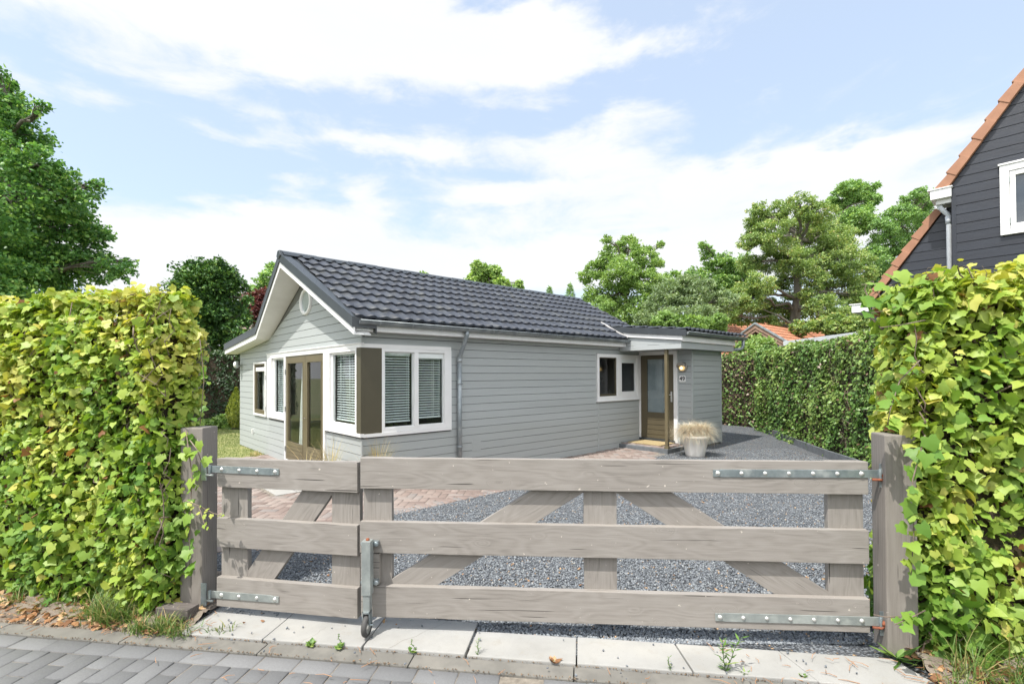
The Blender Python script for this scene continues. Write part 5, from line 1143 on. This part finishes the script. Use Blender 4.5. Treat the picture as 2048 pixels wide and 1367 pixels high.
tree('shrub_bank', 'green shrubs growing under the oak behind the hedge', (15.0, 24.5), lobes_from([(1640, 650, 22), (1680, 650, 26), (1720, 650, 26), (1600, 655, 18), (1760, 650, 30)], 23.5, .8, 16), M_oak, 16000, .13, .08, QUAD, 18, cat='bush')
tree('apple_tree', 'round green tree directly behind the porch roof', (9.2, 20.5), lobes_from([(1385, 650, 26), (1420, 655, 24), (1350, 655, 26), (1440, 640, 16), (1330, 640, 22)], 20.5, .7, 17), M_light, 14000, .12, .09, QUAD, 19, tint=(0, .75))
# golden dwarf conifer on the lawn edge and low plants below the hedge
p = onb = at(472, 868, 16.6); E_ = empty('golden_cypress', (p.x, p.y, -.02), 0, 'small golden green pointed conifer at the edge of the lawn', 'shrub'); rs = np.random.RandomState(3); n = 7000
t = rs.rand(n); a = rs.rand(n)*6.28; hh = 1.35; rr = .36*np.sin(np.clip(t*1.05, 0, 1)*PI)**.6*(1-t*.55)*rs.uniform(.75, 1.08, n); P = np.column_stack([rr*np.cos(a), rr*np.sin(a), t*hh])
scatter('foliage', QUAD, P, np.column_stack([np.cos(a), np.sin(a), np.full(n, .2)])+rs.normal(0, .4, (n, 3)), np.column_stack([np.cos(a)*.3, np.sin(a)*.3, np.full(n, 1.0)])+rs.normal(0, .2, (n, 3)), .09*rs.uniform(.6, 1.3, n), rs.rand(n), M_lime, parent=E_)
mb = MB(); mb.tube([(0, 0, 0), (0, 0, 1.2)], [.12, .02], 6); mb.build('trunk', M_bark, E_)
tree('fern_bush', 'low green leafy plants in the border under the garden hedge', (-11.2, 16.9), lobes_from([(430, 848, 12), (448, 842, 12), (462, 855, 10), (415, 852, 12), (400, 850, 14)], 16.8, .3, 19), M_light, 3500, .13, .02, SMALL, 20, cat='plant', flat=1)

# lawn blades
rs = np.random.RandomState(9); n = 60000; xx = rs.uniform(-13, -2.2, n); yy = rs.uniform(8.6, 18, n); k = inpoly(xx, yy, lawn_poly); xx, yy = xx[k], yy[k]; n = len(xx)
TB_ = (np.array([(-.07, 0, 0), (.07, 0, 0), (0, 1, .15)], float), np.array([(0, 1, 2)]))
M_grass = leafmat('grass_blades', [(0, (.07, .13, .02)), (.45, (.15, .22, .045)), (.8, (.30, .33, .10)), (1, (.45, .40, .20))], .3, .6)
o = scatter('lawn_grass', TB_, np.column_stack([xx, yy, np.full(n, -.012)]), rs.normal(0, 1, (n, 3))*[1, 1, .1], rs.normal(0, .45, (n, 3))+[0, 0, 1], rs.uniform(.03, .065, n), np.clip(rs.beta(2, 2, n)+.2*np.sin(xx*2+yy), 0, 1), M_grass); tag(o, 'short sun bleached grass of the lawn left of the bungalow', 'grass', kind='stuff')

# ================================================================== neighbouring buildings
NH = empty('black_boarded_house', HO, HRZ, 'tall black boarded house with an orange tiled verge and white window at the right edge', 'house')
UX = 9.474
mb = MB(); up_in = [(-5.74, 0), (-5.74, 5.37), (-5.687, 5.43), (-6.735, 6.98), (-9.4, 10.9), (-12.1, 6.9), (-13.0, 5.3), (-13.0, 0)]
up_in = [(-5.74, 0), (-5.74, 5.42), (-6.735, 6.96), (-9.3, 10.93), (-13.0, 5.3), (-13.0, 0)]
boards(mb, up_in, [(-9.0, -6.45, 4.25, 5.6)], UX, .025, .1815, 4.466-.1815*30, gap=.010, mode='x', sgn=-1); mb.box(UX-.032, UX+.3, -5.80, -5.735, 0, 5.25); mb.build('gable_wall', M_black, NH)
mb = MB(); mb.prism(up_in, 0, UX, UX+7); mb.build('wall_core', M_black, NH)
lo_in = [(-5.76, 0), (-5.76, 5.30), (-5.027, 4.234), (-4.33, 3.20), (-4.33, 0)]; UL = 9.86
mb = MB(); boards(mb, lo_in, [], UL, .025, .1815, 4.466-.1815*30, gap=.010, mode='x', sgn=-1); mb.box(UL-.03, UL+.1, -4.36, -4.325, 0, 3.2); mb.prism(lo_in, 0, UL, UL+6); mb.build('gable_wall', M_black, NH)
def verge_tiles(p0, p1, u, wdt, nT, name='verge_tiles'):
    mb = MB(); d = np.array([p1[0]-p0[0], p1[1]-p0[1]]); L_ = np.linalg.norm(d); d /= L_; nn = np.array([-d[1], d[0]])   # outward = left/up
    if nn[1] < 0: nn = -nn
    tl = L_/nT
    for k in range(nT):
        a = np.array(p0)+d*tl*k; b = a+d*(tl+.02); lo = .0; 
        off0 = .045; off1 = .0          # lower end stands out over the tile below
        q = [a+nn*(off0), b+nn*off1, b-nn*wdt*.98+nn*off1*.3, a-nn*wdt+nn*off0*.2]
        mb.prism([tuple(x) for x in q], 0, u-.03-(.012 if k % 2 else 0), u+.20)
    return mb.build(name, M_terra, NH, bevel=.006)
# upper verge outer edge runs (-5.545,5.411) -> (-6.736,7.05)...; lower (-4.24,3.336)->(-5.40,5.05)
dU = np.array([-6.689+5.545, 7.128-5.411]); dU /= np.linalg.norm(dU)
p0 = np.array([-5.52, 5.37]); verge_tiles(tuple(p0), tuple(p0+dU*6.6), 9.40, .145, 20)
p0 = np.array([-4.22, 3.33]); p1 = np.array([-5.44, 5.10]); verge_tiles(tuple(p0), tuple(p1), 9.82, .135, 7)
# roof slopes behind the verges
mb = MB()
for (p0, p1, u) in (((-5.52, 5.37), (-5.52+dU[0]*6.6, 5.37+dU[1]*6.6), 9.6), ((-4.22, 3.33), (-5.44, 5.10), 10.0)):
    mb.prism([(p0[0]+.02, p0[1]), (p1[0]+.02, p1[1]), (p1[0]-.1, p1[1]-.1), (p0[0]-.1, p0[1]-.1)], 0, u, u+6.5)
mb.prism([(-9.35, 10.9), (-13.2, 5.2), (-13.1, 5.1), (-9.35, 10.75)], 0, 9.4, 16); mb.build('tiled_roof', M_terra, NH)
def boxgutter(v0, v1, z0, z1, u, ulen, nm='box_gutter'):
    mb = MB(); mb.box(u, u+ulen, v1, v0, z0, z1); mb.box(u-.02, u+ulen, v1-.02, v0+.045, z1, z1+.022); g_ = mb.build(nm, M_white, NH, bevel=.006); return g_
boxgutter(-5.43, -5.742, 5.19, 5.37, 9.36, .5); boxgutter(-4.03, -4.34, 3.115, 3.285, 9.62, 5.5)
mb = MB(); mb.box(9.46, 9.85, -5.74, -5.50, 5.10, 5.19); mb.build('soffit', M_soffit, NH)
mb = MB(); mb.tube([(9.55, -5.55, 5.2), (9.55, -5.55, 5.08), (9.56, -5.60, 4.98), (9.60, -5.665, 4.90), (9.62, -5.672, 4.80), (9.62, -5.672, 0)], .042, 14); mb.tube([(9.61, -5.665, 4.86), (9.62, -5.672, 4.72)], .048, 14); mb.tube([(9.55, -5.55, 5.19), (9.55, -5.55, 5.09)], .05, 14); mb.build('downpipe', pmat('pale_pipe', (.60, .63, .66), (.52, .55, .58), 4, .5), NH)
mb = MB(); rect_frame(mb, 'x', UX, -.075, .05, -9.0, -6.405, 4.285, 5.565, (.09, .125, .10, .12)); mb.box(UX-.095, UX+.02, -9.05, -6.385, 5.565, 5.60); WF = mb.build('window', M_white, NH, bevel=.006)
mb = MB(); rect_frame(mb, 'x', UX, -.06, .03, -7.75, -6.535, 4.39, 5.44, (.08, .075, .085, .085)); mb.box(UX-.05, UX+.03, -8.9, -7.76, 4.39, 5.44); mb.build('window_sash', M_white, WF, bevel=.006)
pane('x', UX-.01, -7.67, -6.61, 4.475, 5.355, WF); 
mb = MB(); mb.box(UX+.02, UX+.03, -7.7, -6.6, 4.4, 4.98+.1); mb.build('frosted_film', pmat('frosted_film', (.38, .47, .50), (.33, .42, .45), 2, .6), WF)
mb = MB(); mb.box(UX+.03, UX+.04, -7.7, -6.6, 4.4, 5.4); mb.build('roller_blind', pmat('violet_blind', (.36, .37, .45), (.33, .34, .42), 2, .6), WF)
mb = MB(); 
for z in (4.48, 5.23): mb.box(UX-.082, UX-.07, -6.545, -6.525, z, z+.10)
mb.build('window_hinge', M_galv2, WF)
# flat roofed garage
GA = empty('flat_roofed_garage', (10.0, 13.7, 0), 0, 'flat roofed dark grey garage with a white roof edge behind the long ivy hedge', 'garage')
mb = MB(); mb.box(.05, 5, -.4, 4.2, 0, 2.80); mb.box(-.35, .05, 4.2, 6, 0, 2.66); mb.build('wall', pmat('anthracite_panels', (.075, .085, .10), (.06, .07, .08), 2, .5), GA)
mb = MB(); mb.box(-.04, 5.1, -.5, 4.25, 2.80, 2.97); mb.build('roof_edge', pmat('pale_zinc_edge', (.66, .68, .70), (.58, .60, .62), 4, .4), GA, bevel=.006)
mb = MB(); mb.box(-.42, -.041, 4.1, 6, 2.66, 2.80); mb.build('roof_edge', M_zinc, GA)
mb = MB(); mb.box(-.03, .048, 3.1, 3.25, 2.45, 2.798); mb.build('floodlight', M_white, GA, bevel=.01)
# small timber gabled outhouse with orange tiles
q = at(1510, 643, 22.0); du = (Vector((q.x, q.y, 0))-HO); qu, qv = du.dot(HU), du.dot(HV)
OH = empty('timber_outhouse', h2w(qu, qv), HRZ, 'small dark timber gable with bare wood barge boards and orange tiles', 'outhouse')
zz = q.z
mb = MB(); mb.prism([(-1.2, 0), (1.2, 0), (1.2, zz-1.05), (0, zz-.2), (-1.2, zz-1.05)], 0, .35, 6); mb.build('wall', M_red, OH)
mb = MB(); mb.prism([(1.65, zz-1.22), (0, zz-.12), (-1.65, zz-1.22), (-1.65, zz-1.38), (0, zz-.30), (1.65, zz-1.38)], 0, 0, .06); mb.prism([(1.45, zz-1.25), (0, zz-.28), (-1.45, zz-1.25), (-1.45, zz-1.40), (0, zz-.44), (1.45, zz-1.40)], 0, .04, .12); mb.build('barge_board', pmat('bare_wood', (.36, .24, .18), (.25, .16, .12), 6, .8), OH)
mb = MB(); mb.prism([(1.75, zz-1.21), (0, zz-.03), (-1.75, zz-1.21), (-1.70, zz-1.27), (0, zz-.11), (1.70, zz-1.27)], 0, -.05, .10); mb.build('lead_edge', M_zincp, OH)
for s in (-1, 1):
    e_ = Vector((0, s*1.7, -1.17)).normalized(); n_ = Vector((0, s*1.17, 1.7)).normalized(); tilesheet('tiled_roof', (.1, 0, zz-.07), (1, 0, 0), e_, n_, 6.3, 2.1, row=.30, wave=.22, parent=OH, mat=M_orange)
# orange roofed house further back
OR = empty('orange_roofed_house', (12.0, 30.5, 0), math.radians(-6), 'far house with a bright orange pantile roof seen through the trees', 'house')
mb = MB(); mb.box(0, 9, .6, 7, 0, 3.2); mb.build('wall', M_brownroof, OR)
e_ = Vector((0, -3.6, -2.4)).normalized(); n_ = Vector((0, -2.4, 3.6)).normalized(); tilesheet('tiled_roof', (-.3, 3.6, 5.35), (1, 0, 0), e_, n_, 9.6, 4.3, row=.32, wave=.24, parent=OR, mat=M_orange)
e_ = Vector((0, 3.6, -2.4)).normalized(); n_ = Vector((0, 2.4, 3.6)).normalized(); tilesheet('tiled_roof', (-.3, 3.6, 5.35), (1, 0, 0), e_, n_, 9.6, 4.3, row=.32, wave=.24, parent=OR, mat=M_orange)
BR = empty('brown_roofed_house', (-17.5, 29, 0), math.radians(-4), 'far house with a brown pantile roof behind the dark evergreen', 'house')
mb = MB(); mb.box(0, 12, .6, 7, 0, 3.0); mb.build('wall', M_red, BR)
for s in (-1, 1):
    e_ = Vector((0, s*3.4, -2.7)).normalized(); n_ = Vector((0, s*2.7, 3.4)).normalized(); tilesheet('tiled_roof', (-.3, 3.5, 5.75), (1, 0, 0), e_, n_, 12.6, 4.3, row=.34, wave=.26, parent=BR, mat=M_brownroof)
mb = MB(); mb.tube([(-.4, 3.5, 5.80), (12.4, 3.5, 5.80)], .11, 10); mb.build('ridge_tiles', M_orange, BR)

# ================================================================== pot, mat, small plants
pc = h2w(6.72, -1.83); pz = float(gh(pc.x, pc.y))-.005
PT_ = empty('plant_pot', (pc.x, pc.y, pz), 0, 'large whitewashed round plant pot standing on the gravel by the porch post', 'plant pot')
mb = MB(); mb.lathe([(0, 0), (.175, 0), (.19, .01), (.20, .04), (.235, .22), (.262, .40), (.268, .405)], 40); mb.build('pot_body', M_pot, PT_)
mb = MB(); mb.lathe([(.262, .395), (.292, .405), (.300, .425), (.296, .45), (.275, .462), (.255, .455), (.250, .40)], 40); mb.build('pot_rim', M_pot, PT_)
mb = MB(); mb.lathe([(0, .42), (.252, .415)], 30); mb.build('soil', M_soil, PT_)
def tuft(name, loc, label, n, length, spread, seed, mat, wid=.0028, tint=(0, 1), cat='grass plant', segs=5, curl=1.0, two=None, group=None, upr=.25):
    rs = np.random.RandomState(seed); az = rs.rand(n)*6.28; til = np.abs(rs.normal(upr, .38, n))*spread; L_ = length*rs.uniform(.6, 1.1, n); V = []; F = []
    br = rs.rand(n)**.5*.09*spread; ba = rs.rand(n)*6.28; bx, by = br*np.cos(ba), br*np.sin(ba)
    if two is not None: s_ = np.where(rs.rand(n) < .5, -1, 1); bx = bx+s_*two
    x, y, z = bx.copy(), by.copy(), np.zeros(n); ang = til.copy(); rows = []
    for k in range(segs+1):
        w_ = wid*(1-k/segs)+.0003; pa = az+PI/2; rows.append(np.stack([np.stack([x+w_*np.cos(pa), y+w_*np.sin(pa), z], 1), np.stack([x-w_*np.cos(pa), y-w_*np.sin(pa), z], 1)], 1))
        st = L_/segs; x = x+st*np.sin(ang)*np.cos(az); y = y+st*np.sin(ang)*np.sin(az); z = z+st*np.cos(ang); ang = ang+curl*rs.uniform(.12, .5, n)*1.2
    V = np.concatenate(rows, 1).reshape(-1, 3); base = np.arange(n)*(segs+1)*2; Fs = []
    for k in range(segs): Fs.append(np.stack([base+2*k, base+2*k+1, base+2*k+3, base+2*k+2], 1))
    tn = np.tile(np.repeat(np.linspace(0, 1, segs+1), 2), n); t = np.clip(np.repeat(rs.uniform(tint[0], tint[1], n), (segs+1)*2)+(tn-.4)*.35, 0, 1)
    o = fastmesh(name, V, np.concatenate(Fs), mat, attrs={'tint': t}); o.location = loc; tag(o, label, cat, group); return o
M_fescue = leafmat('fescue', [(0, (.38, .28, .18)), (.3, (.66, .54, .38)), (.65, (.76, .69, .54)), (1, (.52, .58, .50))], .35, .6, tmul=(1.1, 1, .9))
tuft('fescue_grass', (pc.x, pc.y, pz+.42), 'straw coloured tufted ornamental grass filling the whitewashed pot', 5600, .50, 1.05, 2, M_fescue, .0032, two=.14, curl=1.1, upr=.42)
M_straw = leafmat('straw_grass', [(0, (.20, .24, .08)), (.4, (.42, .36, .18)), (1, (.62, .47, .28))], .3, .6)
g1 = h2w(-.33, .38); g2 = h2w(.16, -.20)
tuft('feather_grass', (g1.x, g1.y, 0), 'dry straw grass clump in front of the corner window sill', 110, .84, .42, 3, M_straw, .0048, curl=.25, segs=6)
tuft('feather_grass', (g2.x, g2.y, 0), 'taller dry straw grass clump against the shaded side wall corner', 120, .92, .42, 4, M_straw, .0050, curl=.25, segs=6)
g3 = h2w(-.30, 1.45); o = tuft('iris_plant', (g3.x, g3.y, 0), 'withering orange green blades in front of the double doors', 9, .80, .6, 5, M_straw, .012, curl=.4)
g4 = h2w(-.22, 4.9); tuft('dry_plant', (g4.x, g4.y, 0), 'low dry yellow plant at the foot of the front wall', 60, .22, 1.4, 6, M_straw, .006, curl=.8)
mb = MB(); mb.box(-.30, .30, -.44, .44, 0, .022); DM = mb.build('doormat', M_mat, loc=h2w(7.02, -.56, .131), rot=(0, 0, HRZ), bevel=.004); tag(DM, 'yellow coir doormat lying on the brick doorstep', 'doormat')

# verge grass and leaf litter below the hedges
rs = np.random.RandomState(17)
def vergegrass(spots, name, label, seed):
    rs = np.random.RandomState(seed); Vs = []; Fs = []; ts = []; off = 0
    for (x, y, n, L_) in spots:
        az = rs.rand(n)*6.28; til = np.abs(rs.normal(.5, .35, n)); px = x+rs.normal(0, .05, n); py = y+rs.normal(0, .035, n); z = np.full(n, .01); ang = til; segs = 4; rows = []; Ln = L_*rs.uniform(.4, 1.1, n)
        p = np.array([tuple(s2w(a, b)) for a, b in zip(px, py)]); X, Y = p[:, 0], p[:, 1]
        for k in range(segs+1):
            w_ = .0034*(1-k/segs)+.0003; pa = az+PI/2; rows.append(np.stack([np.stack([X+w_*np.cos(pa), Y+w_*np.sin(pa), z], 1), np.stack([X-w_*np.cos(pa), Y-w_*np.sin(pa), z], 1)], 1))
            st = Ln/segs; X = X+st*np.sin(ang)*np.cos(az); Y = Y+st*np.sin(ang)*np.sin(az); z = z+st*np.cos(ang)*1.0; ang = ang+rs.uniform(.1, .5, n); z = np.maximum(z, .006)
        Vs.append(np.concatenate(rows, 1).reshape(-1, 3)); base = off+np.arange(n)*(segs+1)*2
        for k in range(segs): Fs.append(np.stack([base+2*k, base+2*k+1, base+2*k+3, base+2*k+2], 1))
        off += n*(segs+1)*2; ts.append(np.repeat(rs.rand(n), (segs+1)*2))
    o = fastmesh(name, np.concatenate(Vs), np.concatenate(Fs), M_vgrass, attrs={'tint': np.concatenate(ts)}); tag(o, label, 'grass', kind='stuff')
M_vgrass = leafmat('verge_grass', [(0, (.05, .12, .02)), (.5, (.11, .20, .04)), (.85, (.26, .28, .09)), (1, (.5, .38, .2))], .3, .5)
sp = [(-2.95, .08, 170, .26), (-3.1, .15, 120, .30), (-2.8, .12, 110, .22), (-2.45, .04, 120, .17), (-2.3, .0, 80, .14), (-2.6, .0, 90, .14), (-3.55, .22, 70, .25), (-3.9, .25, 60, .22), (-2.9, .5, 200, .5), (-3.3, .5, 160, .4), (-2.05, .08, 30, .10)]
vergegrass(sp+[(rs.uniform(-4.6, -2.3), rs.uniform(.1, .4), 14, .12) for _ in range(40)], 'verge_grass', 'rough grass growing on the sandy verge below the left ivy hedge', 1)
sp = [(2.75, .05, 70, .20), (2.6, .15, 70, .40), (2.9, .1, 90, .48), (3.1, .05, 80, .42), (3.0, .0, 70, .22), (2.5, .0, 40, .2)]
vergegrass(sp+[(rs.uniform(2.4, 3.8), rs.uniform(0, .3), 12, .14) for _ in range(26)], 'verge_grass', 'rough grass growing at the foot of the right ivy hedge', 2)
M_dead = leafmat('dead_leaves', [(0, (.16, .075, .035)), (.5, (.33, .17, .08)), (1, (.55, .38, .22))], .12, .7, .3)
def litter(n, region, label, seed, size=.05):
    rs = np.random.RandomState(seed); x = rs.uniform(region[0], region[1], n); y = region[2]+(region[3]-region[2])*rs.rand(n); P = np.array([tuple(s2w(a, b, .018+.03*max(0, min(1, b/.25)))) for a, b in zip(x, y)])
    o = scatter('leaf_litter', IVY, P, unit(rs.normal(0, .45, (n, 3))+[0, 0, 1]), rs.normal(0, 1, (n, 3)), size*rs.uniform(.3, 1.1, n), rs.rand(n), M_dead, rs=rs, warp=.3); tag(o, label, 'leaf litter', kind='stuff')
litter(800, (-5.2, -2.35, -.02, .45), 'brown dead leaves lying on the sandy verge below the left hedge', 1); litter(420, (2.35, 4.2, -.02, .40), 'brown dead leaves lying at the foot of the right hedge', 2, .055)
# leaf bits blown over the gravel and crumbs of dirt in the paving joints
rs = np.random.RandomState(77); n = 520; yy = 3.3+rs.rand(n)**1.2*9; xx = -.55*yy+(np.minimum(.75*yy, 6.2)+.55*yy)*rs.rand(n)**.8; k = ~inpoly(xx, yy, patio) & (yy > 3.35); xx, yy = xx[k], yy[k]; n = len(xx)
o = scatter('leaf_bits', SMALL, np.column_stack([xx, yy, gh(xx, yy)+.018]), unit(rs.normal(0, .4, (n, 3))+[0, 0, 1]), rs.normal(0, 1, (n, 3)), rs.uniform(.012, .038, n), rs.rand(n), M_dead, rs=rs, warp=.2); tag(o, 'dry leaf bits blown over the gravel drive', 'leaf litter', kind='stuff')
n = 1500; x = rs.uniform(-5, 4, n); y = np.where(rs.rand(n) < .6, rs.normal(0, .008, n), -.131+rs.normal(0, .006, n)); P = np.array([tuple(s2w(a, b, .002)) for a, b in zip(x, y)])
o = stones('joint_dirt', P, rs.uniform(.0025, .006, n), rs, tintmat('joint_dirt', [(0, (.09, .065, .045)), (.6, (.19, .14, .095)), (1, (.33, .22, .13))], rough=.95)); tag(o, 'brown dirt and crumbs collected in the joints of kerb and slabs', 'dirt', kind='stuff')
# litter of twigs
mb = MB(); rs = np.random.RandomState(5)
for _ in range(260):
    s_ = rs.rand(); x = rs.uniform(-5, -2.1) if s_ < .6 else (rs.uniform(1.2, 3.5) if s_ < .85 else rs.uniform(-2.2, 2.2)); y = rs.uniform(-.12, .25) if s_ < .85 else rs.uniform(-.45, .0); a = rs.uniform(0, 3.14); L_ = rs.uniform(.02, .11); p = s2w(x, y, .014+.03*max(0, min(1, y/.25))); q = s2w(x+L_*math.cos(a), y+L_*math.sin(a), .014+.03*max(0, min(1, y/.25))); m = (p+q)/2+Vector(rs.normal(0, .006, 3)); m.z = p.z+.004
    mb.tube([p, m, q], [.0022, .002, .001], 4, cap=False)
tag(mb.build('fallen_twigs', pmat('dry_twig', (.46, .27, .16), (.33, .18, .10), 9, .8)), 'thin dry twigs scattered over the verge, kerb and road', 'twigs', kind='stuff')
# weeds in the joints
M_weed = leafmat('weed_leaves', [(0, (.07, .15, .03)), (.6, (.14, .26, .05)), (1, (.28, .36, .10))], .3, .5)
def weed(px, py, h, label, kind, seed, name='weed'):
    d = FWD+RT*(px-CX)/FPX-UP*(py-CY)/FPX; t = -CAMH/d[2]; loc = Vector((d[0]*t, d[1]*t, .005)); rs = np.random.RandomState(seed)
    E_ = empty(name, loc, 0, label, 'weed'); P = []; Nn = []; Tp = []; sz = []
    mb = MB()
    if kind == 'tall':
        for b in range(rs.randint(1, 3)):
            lean = rs.normal(0, .18, 2); pts = [(lean[0]*h*k/5+rs.normal(0, .004), lean[1]*h*k/5, h*k/5) for k in range(6)]; mb.tube(pts, [.0028-.0003*k for k in range(6)], 5)
            m = 22
            for k in range(m):
                t = (k+1)/m*5; i = min(4, int(t)); f = t-i; q = np.array(pts[i])*(1-f)+np.array(pts[i+1])*f; a = k*2.4; P.append(q); Tp.append((math.cos(a), math.sin(a), .55)); Nn.append((-math.cos(a)*.5, -math.sin(a)*.5, 1)); sz.append(h*rs.uniform(.16, .30))
        tm = NEEDLE
    else:
        m = 26 if kind == 'rosette' else 16
        for k in range(m):
            a = k*2.4+rs.normal(0, .2); e_ = rs.uniform(.1, .9); P.append((0, 0, .004)); Tp.append((math.cos(a), math.sin(a), e_)); Nn.append((-math.cos(a)*e_, -math.sin(a)*e_, 1)); sz.append(h*rs.uniform(.5, 1.1))
        if kind == 'sprig':
            pts = [(.012*math.sin(k), .0, h*1.9*k/6) for k in range(7)]; mb.tube(pts, .0018, 5)
            for k in range(14):
                q = pts[2+k % 5]; a = k*2.4; P.append((q[0], q[1], q[2])); Tp.append((math.cos(a), math.sin(a), .4)); Nn.append((0, 0, 1)); sz.append(h*.28)
        mb.tube([(0, 0, -.01), (0, 0, .012)], .004, 5); tm = NEEDLE if kind == 'blades' else SMALL
    mb.build('stem', M_weed if kind != 'dry' else M_straw, E_); 
    n = len(P); scatter('leaves', tm, np.array(P, float), np.array(Nn, float)+rs.normal(0, .15, (n, 3)), np.array(Tp, float), np.array(sz), rs.rand(n), M_weed if kind != 'dry' else M_dead, parent=E_, rs=rs, warp=.1)
    return E_
for a in [(622, 1290, .042, 'flat feathery green weed in the joint below the narrow gate', 'rosette', 1), (680, 1295, .045, 'flowering weed with a thin upright stalk near the jockey wheel', 'sprig', 2),
          (826, 1304, .04, 'small bushy weed on the kerb joint under the left half of the wide gate', 'sprig', 3), (955, 1312, .095, 'slender upright weed beside the open slab joint', 'tall', 4),
          (1108, 1325, .05, 'reddish brown withered weed lying on the kerb joint', 'dry', 5), (1337, 1342, .085, 'grey green thin weed before the crooked slab joint', 'tall', 6),
          (1450, 1346, .21, 'tallest feathery green weed growing beside the slabs below the strap hinge', 'tall', 7), (1490, 1350, .045, 'tuft of short blades right of the tallest weed', 'blades', 8),
          (1605, 1356, .035, 'tiny green weed at the right slab joint', 'rosette', 9), (1795, 1318, .17, 'lush bright green seedling with long leaves at the foot of the right post', 'blades', 10)]:
    weed(*a)

# across the road, behind the viewpoint: what the window panes mirror
hedge('privet_hedge', [(-16, -6.4), (14, -6.4)], .9, 2.9, 'tall clipped privet hedge across the road', M_dkhedge, SMALL, .10, 160, 41, tint_dark, stems=0, sides=(.2, 1), closed_ends=(False, False))
for i, (x, y, sc_) in enumerate(((-12, -11, 1.0), (-5.5, -10, .85), (1.5, -11, 1.1), (8.5, -10, .9), (-19, -9, 1.0))):
    rr = random.Random(i); lb = [(x+rr.uniform(-1.6, 1.6), y+rr.uniform(-1, 1), (3.4+rr.uniform(-1.0, 1.8))*sc_, rr.uniform(1.0, 1.6)) for _ in range(8)]
    tree('roadside_tree', ['green tree across the road, second from the left', 'lower green tree across the road, middle of the row', 'broad green tree across the road, opposite the drive', 'green tree across the road, at the right end', 'green tree across the road, at the left end'][i], (x, y), lb, M_dkoak, 9000, .22, .2, QUAD, 50+i)
